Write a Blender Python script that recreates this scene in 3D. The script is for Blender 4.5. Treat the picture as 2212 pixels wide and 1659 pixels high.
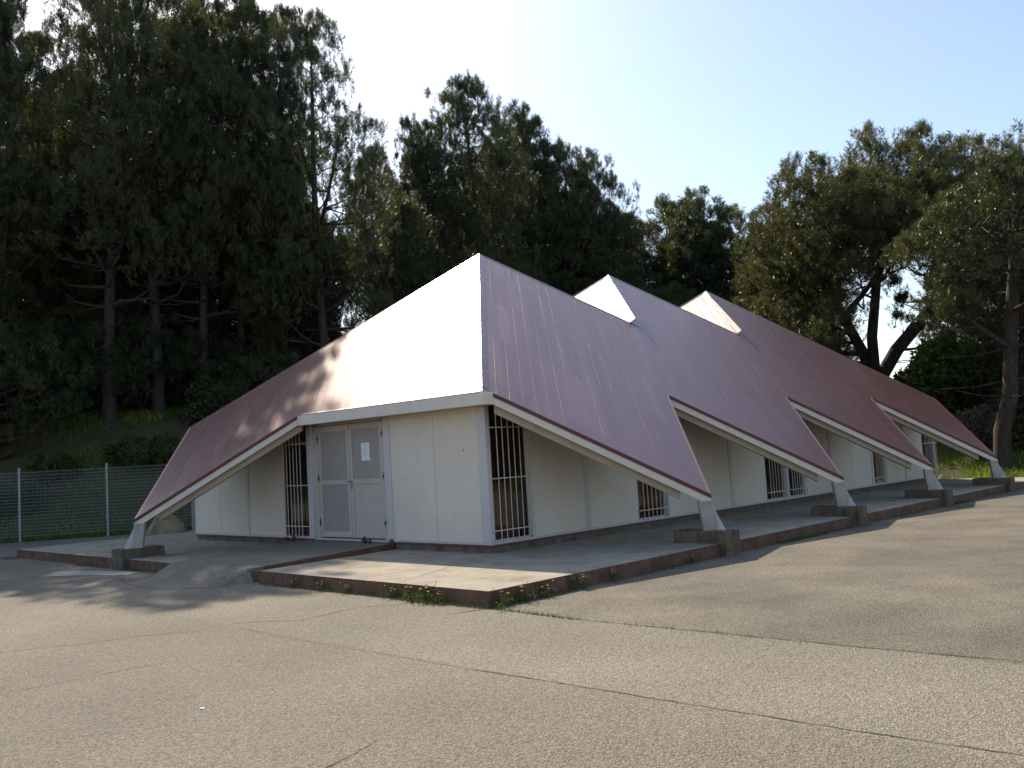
import bpy, math, random
import numpy as np
from mathutils import Vector, Matrix, noise as mn

S = bpy.context.scene
for o in list(bpy.data.objects): bpy.data.objects.remove(o)
COL = S.collection
R = math.radians

# ------------------------------------------------------------------ camera
CAM = Vector((-10.185, -10.498, 1.382))
yaw, pitch, roll = R(44.009), R(4.480), R(-3.305)
fwd = Vector((math.cos(yaw)*math.cos(pitch), math.sin(yaw)*math.cos(pitch), math.sin(pitch)))
rt = Vector((math.sin(yaw), -math.cos(yaw), 0)); up = rt.cross(fwd)
r2 = rt*math.cos(roll)+up*math.sin(roll); u2 = -rt*math.sin(roll)+up*math.cos(roll)
cd = bpy.data.cameras.new('camera'); cam = bpy.data.objects.new('camera', cd); COL.objects.link(cam)
cam.matrix_world = Matrix(((r2.x,u2.x,-fwd.x,CAM.x),(r2.y,u2.y,-fwd.y,CAM.y),(r2.z,u2.z,-fwd.z,CAM.z),(0,0,0,1)))
cd.sensor_width = 36; cd.lens = 36*1968.96/2212; cd.clip_end = 3000; cd.clip_start = .1
S.camera = cam
# ------------------------------------------------------------------ sky, sun, exposure
SUN_EL, SUN_AZ = 43.5, 70.0
w = bpy.data.worlds.new("World"); S.world = w; w.use_nodes = True
nt = w.node_tree; bg = nt.nodes['Background']
sky = nt.nodes.new('ShaderNodeTexSky'); sky.sky_type = 'NISHITA'; sky.sun_disc = False
sky.sun_elevation = R(SUN_EL); sky.sun_rotation = R(90-SUN_AZ)
sky.air_density = 1.0; sky.dust_density = 1.2; sky.ozone_density = .4; sky.altitude = 60
nt.links.new(sky.outputs[0], bg.inputs[0]); bg.inputs[1].default_value = 0.150
sl = bpy.data.lights.new('sun', 'SUN'); sun = bpy.data.objects.new('sun', sl); COL.objects.link(sun)
sl.energy = 4.7; sl.angle = R(.53); sl.color = (1.0, .90, .74)
sd = Vector((math.cos(R(SUN_EL))*math.cos(R(SUN_AZ)), math.cos(R(SUN_EL))*math.sin(R(SUN_AZ)), math.sin(R(SUN_EL))))
sun.rotation_euler = sd.to_track_quat('Z', 'Y').to_euler(); sun.location = (0, 0, 60)
S.view_settings.view_transform = 'Standard'; S.view_settings.look = 'None'
S.view_settings.exposure = 0.42; S.view_settings.gamma = 1
S.cycles.max_bounces = 8; S.cycles.transparent_max_bounces = 12; S.cycles.caustics_reflective = False
S.cycles.sample_clamp_indirect = 6

# ------------------------------------------------------------------ helpers
class MB:
    def __init__(s): s.v=[]; s.f=[]; s.m=[]
    def add(s, vs, fs, mi=0):
        n=len(s.v); s.v += [tuple(v) for v in vs]; s.f += [tuple(i+n for i in f) for f in fs]; s.m += [mi]*len(fs); return s
    def hexa(s, b, t, mi=0):      # four bottom, four top points (ccw from above)
        return s.add(list(b)+list(t), [(3,2,1,0),(4,5,6,7),(0,1,5,4),(1,2,6,5),(2,3,7,6),(3,0,4,7)], mi)
    def box(s, x0,x1,y0,y1,z0,z1, mi=0):
        return s.hexa([(x0,y0,z0),(x1,y0,z0),(x1,y1,z0),(x0,y1,z0)],[(x0,y0,z1),(x1,y0,z1),(x1,y1,z1),(x0,y1,z1)],mi)
    def bar(s, a, b, w, h, upv=(0,0,1), mi=0):   # box along a->b, centred, width w, height h
        a=Vector(a); b=Vector(b); d=(b-a).normalized(); u=Vector(upv)
        sdv=d.cross(u).normalized(); uu=sdv.cross(d).normalized()
        c=lambda p,i,j: p+sdv*w*i/2+uu*h*j/2
        return s.hexa([c(a,-1,-1),c(b,-1,-1),c(b,1,-1),c(a,1,-1)],[c(a,-1,1),c(b,-1,1),c(b,1,1),c(a,1,1)],mi)
    def prism(s, poly, top, bot, mi=0):          # poly xy (ccw), top(x,y)->z, bot(x,y)->z
        n=len(poly); vs=[(x,y,bot(x,y)) for x,y in poly]+[(x,y,top(x,y)) for x,y in poly]
        fs=[tuple(range(n-1,-1,-1)),tuple(range(n,2*n))]+[(i,(i+1)%n,n+(i+1)%n,n+i) for i in range(n)]
        return s.add(vs,fs,mi)
    def tube(s, pts, rad, k=6, mi=0):
        pts=[Vector(p) for p in pts]; n=len(s.v); prev=None
        for i,p in enumerate(pts):
            d=(pts[min(i+1,len(pts)-1)]-pts[max(i-1,0)]).normalized()
            a=d.orthogonal().normalized() if prev is None else (prev-d*prev.dot(d)).normalized()
            prev=a; b=d.cross(a)
            for j in range(k):
                t=2*math.pi*j/k; s.v.append(tuple(p+(a*math.cos(t)+b*math.sin(t))*rad[i]))
        for i in range(len(pts)-1):
            for j in range(k):
                s.f.append((n+i*k+j,n+i*k+(j+1)%k,n+(i+1)*k+(j+1)%k,n+(i+1)*k+j)); s.m.append(mi)
        s.f.append(tuple(n+(len(pts)-1)*k+j for j in range(k))); s.m.append(mi)
        return s
    def build(s, name, mats, parent=None, bevel=0, smooth=False):
        me=bpy.data.meshes.new(name); me.from_pydata(s.v,[],s.f); me.update()
        if not isinstance(mats,(list,tuple)): mats=[mats]
        for m in mats: me.materials.append(m)
        if len(mats)>1: me.polygons.foreach_set('material_index', s.m)
        if smooth: me.polygons.foreach_set('use_smooth',[True]*len(me.polygons))
        o=bpy.data.objects.new(name, me); COL.objects.link(o)
        if parent is not None: o.parent=parent
        if bevel:
            b=o.modifiers.new('bevel','BEVEL'); b.width=bevel; b.segments=2; b.limit_method='ANGLE'
        return o
def tag(o, label=None, cat=None, group=None, kind=None):
    if label: o['label']=label
    if cat: o['category']=cat
    if group: o['group']=group
    if kind: o['kind']=kind
    return o
def empty(name, loc, rz=0, **k):
    o=bpy.data.objects.new(name,None); COL.objects.link(o); o.location=loc; o.rotation_euler=(0,0,rz); o.empty_display_size=.2
    return tag(o,**k)
def copy_tree(o, parent=None):
    c=o.copy(); COL.objects.link(c); c.parent=parent
    for ch in list(o.children): copy_tree(ch,c)
    return c
def earclip(poly):
    from mathutils.geometry import tessellate_polygon
    return tessellate_polygon([[Vector((x,y,0)) for x,y in poly]])

# ------------------------------------------------------------------ materials
def mat(name):
    m=bpy.data.materials.new(name); m.use_nodes=True; t=m.node_tree; b=t.nodes['Principled BSDF']; return m,t,b
def N(t,kind,**k):
    n=t.nodes.new(kind)
    for a,v in k.items(): setattr(n,a,v)
    return n
def noise(t,scale,detail=4,rough=.55,vec=None,dist=0):
    n=N(t,'ShaderNodeTexNoise'); n.inputs['Scale'].default_value=scale; n.inputs['Detail'].default_value=detail
    n.inputs['Roughness'].default_value=rough; n.inputs['Distortion'].default_value=dist
    t.links.new(vec if vec is not None else coord(t), n.inputs['Vector']); return n.outputs['Fac']
def coord(t,out='Object'):
    if t.get('tc_'+out) is None:
        n=N(t,'ShaderNodeTexCoord'); n.name='tc_'+out; t['tc_'+out]=1
    return t.nodes['tc_'+out].outputs[out]
def ramp(t,fac,stops):
    r=N(t,'ShaderNodeValToRGB'); e=r.color_ramp.elements
    while len(e)<len(stops): e.new(.5)
    for i,(p,c) in enumerate(stops):
        e[i].position=p; e[i].color=(*c,1) if len(c)==3 else c
    t.links.new(fac,r.inputs[0]); return r.outputs[0]
def math_(t,op,a,b=None,clamp=False):
    n=N(t,'ShaderNodeMath',operation=op,use_clamp=clamp)
    for i,x in enumerate((a,b)):
        if x is None: continue
        if isinstance(x,(int,float)): n.inputs[i].default_value=x
        else: t.links.new(x,n.inputs[i])
    return n.outputs[0]
def mix(t,fac,a,b,mode='MIX'):
    n=N(t,'ShaderNodeMix',data_type='RGBA',blend_type=mode)
    for s_,x in ((n.inputs[0],fac),(n.inputs[6],a),(n.inputs[7],b)):
        if isinstance(x,(int,float)): s_.default_value=x
        elif isinstance(x,tuple): s_.default_value=(*x,1)
        else: t.links.new(x,s_)
    return n.outputs[2]
def bump(t,b,h,strength=.3,dist=.02,nrm=None):
    n=N(t,'ShaderNodeBump'); n.inputs['Strength'].default_value=strength; n.inputs['Distance'].default_value=dist
    t.links.new(h,n.inputs['Height'])
    if nrm is not None: t.links.new(nrm,n.inputs['Normal'])
    if b is not None: t.links.new(n.outputs[0],b.inputs['Normal'])
    return n.outputs[0]
def painted(name,col,rough=.5,var=.12,scale=3,stain=0.0,streak=False):
    m,t,b=mat(name)
    f=noise(t,scale,6,.6); lo=tuple(c*(1-var) for c in col); hi=tuple(min(1,c*(1+var*.5)) for c in col)
    c=ramp(t,f,[(.3,lo),(.7,hi)])
    if stain:
        vec=coord(t)
        mp=N(t,'ShaderNodeMapping'); mp.inputs['Scale'].default_value=(9,9,1.2) if streak else (2,2,2); t.links.new(vec,mp.inputs[0])
        g=noise(t,1.0,7,.7,mp.outputs[0]); g=ramp(t,g,[(.52,(0,0,0)),(.72,(1,1,1))])
        c=mix(t,math_(t,'MULTIPLY',g,stain),c,tuple(x*.45 for x in col))
    t.links.new(c,b.inputs['Base Color']); b.inputs['Roughness'].default_value=rough
    bump(t,b,noise(t,60,3),.08,.004)
    return m

M={}
# asphalt: speckled aggregate, old patches, darker right hand field
def asphalt(name, base=(.245,.215,.168), dark=False):
    m,t,b=mat(name); v=coord(t)
    fine=noise(t,80,2,.75); mid=noise(t,30,3,.75); big=noise(t,.55,5,.6); huge=noise(t,.16,3,.5)
    vor=N(t,'ShaderNodeTexVoronoi'); vor.inputs['Scale'].default_value=70; t.links.new(v,vor.inputs['Vector'])
    k=tuple
    c=ramp(t,fine,[(.33,k(x*.22 for x in base)),(.47,k(x*.80 for x in base)),(.57,k(x*1.25 for x in base)),(.70,k(min(1,x*2.3) for x in base))])
    c=mix(t,.40,c,ramp(t,mid,[(.38,k(x*.40 for x in base)),(.62,k(x*1.55 for x in base))]))
    c=mix(t,.85,c,ramp(t,big,[(.3,(.82,.81,.80)),(.7,(1.08,1.07,1.04))]),'MULTIPLY')
    c=mix(t,.8,c,ramp(t,huge,[(.35,(.86,.86,.86)),(.65,(1.08,1.07,1.05))]),'MULTIPLY')
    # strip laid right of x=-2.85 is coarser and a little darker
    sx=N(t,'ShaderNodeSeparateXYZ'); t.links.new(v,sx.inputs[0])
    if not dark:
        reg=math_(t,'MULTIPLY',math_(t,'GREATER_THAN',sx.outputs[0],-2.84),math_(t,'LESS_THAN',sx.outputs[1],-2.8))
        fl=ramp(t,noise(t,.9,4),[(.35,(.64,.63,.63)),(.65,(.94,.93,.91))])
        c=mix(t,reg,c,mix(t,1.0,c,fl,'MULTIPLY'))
        reg2=math_(t,'LESS_THAN',sx.outputs[0],-4.98)
        c=mix(t,reg2,c,mix(t,1.0,c,(.93,.92,.92),'MULTIPLY'))
    t.links.new(c,b.inputs['Base Color']); b.inputs['Roughness'].default_value=.93
    b.inputs['Specular IOR Level'].default_value=.25
    h=math_(t,'ADD',vor.outputs['Distance'],math_(t,'MULTIPLY',mid,.8))
    bump(t,b,h,.7,.014)
    return m
M['asphalt']=asphalt('asphalt')
M['ramp']=asphalt('asphalt_ramp',(.25,.222,.175),True)
def concrete(name,col,scale=1,mossy=0,streak=0):
    m,t,b=mat(name)
    f=noise(t,2.2*scale,8,.65); g=noise(t,60,3,.7)
    c=ramp(t,f,[(.28,tuple(x*.62 for x in col)),(.5,col),(.75,tuple(min(1,x*1.2) for x in col))])
    c=mix(t,.85,c,ramp(t,g,[(.36,(.45,.45,.45)),(.64,(1.35,1.35,1.33))]),'MULTIPLY')
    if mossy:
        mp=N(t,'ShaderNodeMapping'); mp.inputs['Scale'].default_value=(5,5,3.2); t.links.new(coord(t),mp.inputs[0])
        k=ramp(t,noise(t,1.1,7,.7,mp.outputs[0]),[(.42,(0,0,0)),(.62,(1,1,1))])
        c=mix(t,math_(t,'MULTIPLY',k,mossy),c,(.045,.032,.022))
    t.links.new(c,b.inputs['Base Color']); b.inputs['Roughness'].default_value=.92; b.inputs['Specular IOR Level'].default_value=.2
    bump(t,b,noise(t,38,4,.7),.45,.012); return m
M['slab']=concrete('concrete_slab',(.39,.335,.26))
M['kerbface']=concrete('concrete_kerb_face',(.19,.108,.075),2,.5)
M['pad']=concrete('concrete_footing',(.185,.14,.105),2,.6)
M['plinth']=concrete('concrete_plinth',(.20,.155,.12),2,.45)
M['wall']=painted('wall_paint',(.71,.625,.53),.5,.08,1.1,.12)
M['white']=painted('white_trim_paint',(.70,.62,.54),.45,.08,4,.15,True)
M['pilaster']=painted('grey_white_metal',(.56,.52,.52),.42,.08,4)
M['tan']=painted('tan_beam_paint',(.44,.34,.245),.6,.12,3,.25,True)
M['door']=painted('door_frame_paint',(.52,.455,.41),.5,.08,4,.15,True)
M['doorpanel']=painted('door_panel_mesh',(.36,.31,.285),.55,.12,9,.15)
M['redtrim']=painted('red_trim_paint',(.11,.016,.012),.42,.15,4)
M['redline']=painted('dark_red_sill',(.17,.045,.04),.5,.15,6)
M['bars']=painted('white_bar_paint',(.64,.55,.46),.45,.15,9)
M['hinge']=painted('dark_hinge',(.06,.045,.04),.6,.3,9)
M['rust']=painted('rusty_iron',(.10,.032,.018),.8,.4,20)
M['galv']=painted('galvanised_steel',(.30,.325,.33),.45,.12,9)
M['paper']=painted('paper_sheet',(.82,.84,.92),.7,.04,3)
M['ink']=painted('grey_ink',(.42,.44,.52),.7,.1,30)
M['groove']=painted('panel_joint',(.42,.36,.29),.7,.2,9)
M['inside']=painted('interior_plaster',(.34,.17,.10),.8,.2,2)
M['brick']=painted('orange_brown_low_wall',(.36,.16,.09),.7,.3,5)
M['leg']=painted('leg_paint',(.42,.37,.32),.55,.25,3,.5,True)
M['fin']=painted('fin_paint',(.58,.58,.58),.5,.15,3,.3,True)
M['mark']=painted('worn_white_marking',(.42,.39,.33),.95,.45,9)
# roof sheet: glossy red-brown enamel; every sheet lies at its own tiny tilt
def roofmat():
    m,t,b=mat('roof_enamel'); v=coord(t)
    sx=N(t,'ShaderNodeSeparateXYZ'); t.links.new(v,sx.inputs[0])
    u=math_(t,'SUBTRACT',sx.outputs[0],sx.outputs[1]); pid=math_(t,'FLOOR',math_(t,'DIVIDE',math_(t,'ADD',u,.13),PSP))
    wv=math_(t,'FLOOR',math_(t,'DIVIDE',math_(t,'ADD',math_(t,'ADD',sx.outputs[0],sx.outputs[1]),math_(t,'MULTIPLY',pid,.0)),2.4))
    cv=N(t,'ShaderNodeCombineXYZ'); t.links.new(pid,cv.inputs[0]); t.links.new(wv,cv.inputs[1])
    wn=N(t,'ShaderNodeTexWhiteNoise',noise_dimensions='3D'); t.links.new(cv.outputs[0],wn.inputs[0])
    geo=N(t,'ShaderNodeNewGeometry')
    s1=N(t,'ShaderNodeVectorMath',operation='SUBTRACT'); t.links.new(wn.outputs['Color'],s1.inputs[0]); s1.inputs[1].default_value=(.5,.5,.5)
    s2=N(t,'ShaderNodeVectorMath',operation='SCALE'); t.links.new(s1.outputs[0],s2.inputs[0]); s2.inputs[3].default_value=.040
    s3=N(t,'ShaderNodeVectorMath',operation='ADD'); t.links.new(s2.outputs[0],s3.inputs[0]); t.links.new(geo.outputs['Normal'],s3.inputs[1])
    s4=N(t,'ShaderNodeVectorMath',operation='NORMALIZE'); t.links.new(s3.outputs[0],s4.inputs[0])
    f=noise(t,1.3,6,.6)
    c=ramp(t,f,[(.3,(.112,.030,.024)),(.7,(.138,.038,.030))])
    c=mix(t,.7,c,ramp(t,wn.outputs['Value'],[(0,(.8,.8,.8)),(1,(1.2,1.2,1.2))]),'MULTIPLY')
    t.links.new(c,b.inputs['Base Color'])
    rr=ramp(t,noise(t,4,6,.7),[(.3,(.31,)*3),(.75,(.36,)*3)]); t.links.new(rr,b.inputs['Roughness'])
    b.inputs['IOR'].default_value=2.6; b.inputs['Specular Tint'].default_value=(1,.80,.74,1); b.inputs['Coat Weight'].default_value=.30; b.inputs['Coat Roughness'].default_value=.58; b.inputs['Coat IOR'].default_value=1.9
    bump(t,b,noise(t,1.6,3,.5),.10,.03,s4.outputs[0])
    return m
PSP=.2968*1.0
M['roof']=roofmat()
def capmat():
    m,t,b=mat('roof_cap'); b.inputs['Base Color'].default_value=(.16,.07,.065,1); b.inputs['Roughness'].default_value=.27; b.inputs['IOR'].default_value=1.9
    bump(t,b,noise(t,3.5,2),.5,.02); return m
M['cap']=capmat()
M['seamm']=painted('seam_edge',(.18,.095,.085),.35,.2,5)
def glassmat():
    m,t,b=mat('window_glass'); t.nodes.remove(b); out=t.nodes['Material Output']
    tr=N(t,'ShaderNodeBsdfTransparent'); tr.inputs[0].default_value=(.85,.78,.72,1)
    gl=N(t,'ShaderNodeBsdfGlossy'); gl.inputs['Roughness'].default_value=.03
    fr=N(t,'ShaderNodeFresnel'); fr.inputs[0].default_value=1.6
    bump_n=N(t,'ShaderNodeBump'); bump_n.inputs['Strength'].default_value=.08; t.links.new(noise(t,2.5,2),bump_n.inputs['Height'])
    t.links.new(bump_n.outputs[0],gl.inputs['Normal'])
    mx=N(t,'ShaderNodeMixShader'); t.links.new(fr.outputs[0],mx.inputs[0]); t.links.new(tr.outputs[0],mx.inputs[1]); t.links.new(gl.outputs[0],mx.inputs[2])
    t.links.new(mx.outputs[0],out.inputs[0]); return m
M['glass']=glassmat()
def leafmat(name,cols,trans=.3,rough=.42,scale=.7):
    m,t,b=mat(name); out=t.nodes['Material Output']
    oi=N(t,'ShaderNodeObjectInfo'); f=noise(t,scale,4,.6,coord(t))
    c=ramp(t,f,[(.3,cols[0]),(.5,cols[1]),(.72,cols[2])])
    hv=N(t,'ShaderNodeHueSaturation'); t.links.new(c,hv.inputs['Color'])
    mr=N(t,'ShaderNodeMapRange'); t.links.new(oi.outputs['Random'],mr.inputs[0]); mr.inputs[3].default_value=.8; mr.inputs[4].default_value=1.25
    t.links.new(mr.outputs[0],hv.inputs['Value'])
    t.links.new(hv.outputs[0],b.inputs['Base Color']); b.inputs['Roughness'].default_value=rough; b.inputs['Specular IOR Level'].default_value=.55
    tl=N(t,'ShaderNodeBsdfTranslucent'); t.links.new(mix(t,1.0,hv.outputs[0],(1.5,1.4,.6),'MULTIPLY'),tl.inputs[0])
    mx=N(t,'ShaderNodeMixShader'); mx.inputs[0].default_value=trans
    t.links.new(b.outputs[0],mx.inputs[1]); t.links.new(tl.outputs[0],mx.inputs[2]); t.links.new(mx.outputs[0],out.inputs[0])
    return m
M['needle']=leafmat('pine_needles',[(.030,.042,.018),(.060,.074,.031),(.115,.118,.055)],.38)
M['needle_mid']=leafmat('pine_needles_olive',[(.038,.048,.019),(.070,.077,.032),(.125,.120,.054)],.38)
M['needle_bright']=leafmat('pine_needles_sunlit',[(.045,.062,.022),(.08,.10,.035),(.13,.14,.055)],.35)
M['shrub']=leafmat('shrub_leaves',[(.05,.085,.018),(.09,.14,.028),(.15,.20,.045)],.45)
M['greyshrub']=leafmat('grey_shrub_leaves',[(.10,.10,.07),(.16,.155,.11),(.24,.22,.17)],.3)
M['grass']=leafmat('grass_blades',[(.08,.13,.018),(.14,.21,.03),(.21,.27,.05)],.45)
M['weed']=leafmat('weed_leaves',[(.05,.07,.02),(.07,.10,.03),(.11,.12,.05)],.35,.85)
M['flower']=painted('yellow_petals',(.75,.58,.04),.6,.15,40)
def bark():
    m,t,b=mat('pine_bark'); mp=N(t,'ShaderNodeMapping'); mp.inputs['Scale'].default_value=(6,6,1.4); t.links.new(coord(t),mp.inputs[0])
    f=noise(t,1.6,7,.7,mp.outputs[0]); c=ramp(t,f,[(.3,(.020,.014,.011)),(.55,(.055,.038,.029)),(.78,(.12,.085,.063))])
    t.links.new(c,b.inputs['Base Color']); b.inputs['Roughness'].default_value=.9; bump(t,b,f,.8,.05); return m
M['bark']=bark()
def soil():
    m,t,b=mat('hill_ground'); 
    c=ramp(t,noise(t,.6,8,.65),[(.30,(.055,.045,.030)),(.48,(.085,.075,.038)),(.62,(.075,.10,.028)),(.8,(.12,.13,.045))])
    c=mix(t,.5,c,ramp(t,noise(t,14,5,.7),[(.3,(.6,.6,.6)),(.7,(1.3,1.3,1.2))]),'MULTIPLY')
    t.links.new(c,b.inputs['Base Color']); b.inputs['Roughness'].default_value=.95; b.inputs['Specular IOR Level'].default_value=.15
    bump(t,b,noise(t,5,6,.7),.8,.12); return m
M['soil']=soil()
def stone():
    m,t,b=mat('yellow_rock'); c=ramp(t,noise(t,2.5,8,.65),[(.3,(.17,.12,.07)),(.55,(.32,.235,.14)),(.75,(.42,.33,.21))])
    t.links.new(c,b.inputs['Base Color']); b.inputs['Roughness'].default_value=.9; bump(t,b,noise(t,7,6,.7),.7,.05); return m
M['stone']=stone()
def crackm(name,col):
    m,t,b=mat(name); c=ramp(t,noise(t,6,5,.7),[(.35,tuple(x*.5 for x in col)),(.65,col)])
    t.links.new(c,b.inputs['Base Color']); b.inputs['Roughness'].default_value=1; b.inputs['Specular IOR Level'].default_value=0; return m
M['crack']=crackm('crack_dirt',(.13,.112,.085)); M['crackg']=crackm('crack_moss',(.085,.105,.03))

# ------------------------------------------------------------------ ground
GZ=-.34; SZ=-.15
def ss(x,a=0.,b=1.):
    t=min(1.,max(0.,(x-a)/(b-a))); return t*t*(3-2*t)
def fence_y(x): return 18.3-.686*(x-1.24) if x<5.2 else 15.58
def terrain(x,y):
    d=y-fence_y(min(x,5.2) if x>-40 else -40)
    hill=3.7*ss(d,.3,7.0)+3.3*ss(d,4,21)
    hill*=1-.62*ss(x,19,34)
    bank=1.35*ss(x,20.6,27.0)+.035*max(0,x-27) if x>20.6 else 0
    bank=min(bank,2.2)
    z=max(hill,bank)
    n=mn.noise(Vector((x*.35,y*.35,0)))*.16+mn.noise(Vector((x*1.1,y*1.1,3)))*.06
    return -.37+z+n*min(1,z/.4)
def axis(a,b,pts):
    out=[a]; x=a
    while x<b:
        step=min([max(.45,abs(x-p)*.12) for p in pts]+[12]); 
        x+=step; out.append(min(x,b))
    return out
xs=sorted(set(axis(-320,360,(-6,-2,2,6,10,14,18,22,26,30)))); ys=sorted(set(axis(-260,420,(-6,-2,2,6,10,14,18,22,26,30,34))))
g=MB(); nx=len(xs)
g.v=[(x,y,terrain(x,y)) for y in ys for x in xs]
g.f=[(j*nx+i,j*nx+i+1,(j+1)*nx+i+1,(j+1)*nx+i) for j in range(len(ys)-1) for i in range(nx-1)]; g.m=[0]*len(g.f)
tag(g.build('ground',M['soil'],smooth=True),kind='structure')
# asphalt yard
a=MB(); poly=[(-60,-70),(40,-70),(40,-22),(20.5,-3.2),(20.5,13.5),(6.5,14.5),(1.0,17.8),(-12,27),(-60,45)]
a.add([(x,y,GZ) for x,y in poly],[tuple(t) for t in [tuple(r) for r in earclip(poly)]])
ao=a.build('asphalt_yard',M['asphalt']); tag(ao,kind='structure')
for p in ao.data.polygons:
    if p.normal.z<0: p.flip()
# concrete apron round the building (left and front piece, interrupted by the door ramp)
def apron(poly):
    m=MB(); n=len(poly)
    m.prism(poly,lambda x,y:SZ,lambda x,y:GZ-.2)
    m.m=[1,0]+[1]*n; return m
ap=MB()
for poly in ([(-2.85,-2.85),(20.3,-2.85),(20.3,12.6),(19.3,12.6),(19.3,.25),(.12,.25),(.12,2.42),(-2.85,2.2)],
             [(-2.85,4.95),(.12,5.1),(.12,9.6),(19.3,9.6),(19.3,12.9),(-2.85,13.1)]):
    m=MB(); tri=[tuple(r) for r in earclip(poly)]; n=len(poly)
    def cc(t):
        (x0,y0),(x1,y1),(x2,y2)=[poly[i] for i in t]; return t if (x1-x0)*(y2-y0)-(x2-x0)*(y1-y0)>0 else t[::-1]
    tri=[cc(t) for t in tri]
    ap.add([(x,y,SZ) for x,y in poly],tri,0)
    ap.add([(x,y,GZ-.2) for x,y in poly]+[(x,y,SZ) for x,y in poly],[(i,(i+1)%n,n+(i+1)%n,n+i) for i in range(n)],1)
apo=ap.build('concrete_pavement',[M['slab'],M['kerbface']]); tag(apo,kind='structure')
# thin joints in the pavement
def ribbon(pts,wd,z,jit=.02,seg=.12,seed=1):
    rnd=random.Random(seed); m=MB(); P=[]
    for (x0,y0),(x1,y1) in zip(pts[:-1],pts[1:]):
        L=math.hypot(x1-x0,y1-y0); n=max(1,int(L/seg))
        for i in range(n): P.append((x0+(x1-x0)*i/n,y0+(y1-y0)*i/n))
    P.append(pts[-1]); vs=[]
    for i,(x,y) in enumerate(P):
        a=P[max(0,i-1)]; b=P[min(len(P)-1,i+1)]; dx,dy=b[0]-a[0],b[1]-a[1]; L=math.hypot(dx,dy) or 1
        nx_,ny_=-dy/L,dx/L; ww=wd*rnd.uniform(.35,1.0)*(0.3 if i in (0,len(P)-1) else 1); j=rnd.uniform(-jit,jit)
        vs+= [(x+nx_*(j-ww/2),y+ny_*(j-ww/2),z),(x+nx_*(j+ww/2),y+ny_*(j+ww/2),z)]
    m.add(vs,[(2*i,2*i+2,2*i+3,2*i+1) for i in range(len(P)-1)]); return m
for pts,k,wd,jit,z in [([(0,0),(-2.84,-1.2)],'crack',.012,.004,SZ+.004),([(0,9.7),(-2.84,9.75)],'crack',.012,.004,SZ+.004),
    ([(4.9,-.05),(4.9,-2.84)],'crack',.012,.004,SZ+.004),([(9.8,-.05),(9.8,-2.84)],'crack',.012,.004,SZ+.004),([(14.7,-.05),(14.7,-2.84)],'crack',.012,.004,SZ+.004),
    ([(-2.86,-2.95),(-2.93,-4.3),(-2.88,-5.6),(-2.83,-7.2),(-2.7,-9.0),(-2.6,-12)],'crackg',.016,.008,GZ+.004),
    ([(-5.0,-.9),(-5.06,-1.6),(-5.07,-2.4),(-5.04,-3.7),(-5.04,-4.8)],'crack',.006,.006,GZ+.004),
    ([(-5.04,-4.8),(-5.0,-5.7),(-4.96,-6.9),(-4.93,-7.9),(-4.86,-8.9),(-4.8,-11)],'crack',.014,.008,GZ+.004),
    ([(-3.24,-1.45),(-3.21,-1.6),(-2.92,-1.66)],'crackg',.014,.008,GZ+.004),([(-3.45,-2.66),(-3.24,-2.77),(-2.9,-2.85)],'crackg',.022,.008,GZ+.004),
    ([(-4.95,-.75),(-4.63,-1.05),(-4.42,-1.4),(-3.83,-1.3),(-3.52,-1.28),(-3.23,-1.57)],'crackg',.013,.008,GZ+.004),
    ([(-7.2,.1),(-6.68,-.13),(-6.39,-.36),(-5.9,-.46),(-5.38,-.8),(-5.02,-.95)],'crack',.011,.008,GZ+.004),
    ([(-7.6,-2.02),(-7.0,-2.08),(-6.68,-2.06),(-6.2,-2.16)],'crack',.010,.006,GZ+.004),([(-7.3,-5.95),(-7.14,-5.91),(-6.91,-5.84),(-6.6,-5.74)],'crack',.010,.006,GZ+.004),
    ([(-3.62,5.5),(-3.86,4.6),(-3.92,3.9),(-3.85,3.37),(-3.59,2.74),(-3.25,2.28),(-2.90,2.02)],'crack',.020,.012,GZ+.004),
    ([(2.66,-2.9),(2.75,-3.15),(2.66,-3.6)],'crack',.02,.01,GZ+.004),([(7.41,-2.9),(7.5,-3.15),(7.41,-3.6)],'crack',.02,.01,GZ+.004),([(12.16,-2.9),(12.25,-3.15),(12.16,-3.6)],'crack',.02,.01,GZ+.004)]:
    tag(ribbon(pts,wd,z,jit,seed=len(pts)*7+int(abs(pts[0][0])*10)).build('ground_joint',M[k]),kind='structure')
# door ramp of asphalt: level with the sill, down to the yard with a curved toe
rm=MB(); ny=14; nxr=26; W_=ny+3
for j in range(-1,ny+2):
    v=min(1,max(0,j/ny)); toe=-3.92+.80*(abs(2*v-1)**2.6)
    for i in range(nxr+1):
        u=i/nxr; x=.1+(toe-.1)*u; y=2.50+2.60*v-.05*u
        z=-.045-.085*min(1,(.1-x)/2.95)
        if x<-2.85: z=-.130-.207*ss((-2.85-x)/(-2.85-toe+1e-6))
        if j in (-1,ny+1):           # skirts sloping down to the yard beyond the kerb line
            k=max(0.,min(1.,(-2.80-x)/.12)); far=1-ss((-2.85-x)/(-2.85-toe+1e-6))
            y+=(-.26 if j<0 else 1.0)*k*far; z=GZ-.004
        rm.v.append((x,y,z))
for j in range(W_-1):
    for i in range(nxr): rm.f.append((j*(nxr+1)+i,(j+1)*(nxr+1)+i,(j+1)*(nxr+1)+i+1,j*(nxr+1)+i+1)); rm.m.append(1 if (j in (0,W_-2) and .1+(-3.2-.1)*(i+1)/nxr>-2.7) else 0)
rmo=rm.build('ramp',[M['ramp'],M['kerbface']],smooth=False); tag(rmo,kind='structure')
import bmesh as _bm
_b=_bm.new(); _b.from_mesh(rmo.data); _bm.ops.recalc_face_normals(_b,faces=_b.faces)
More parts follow.
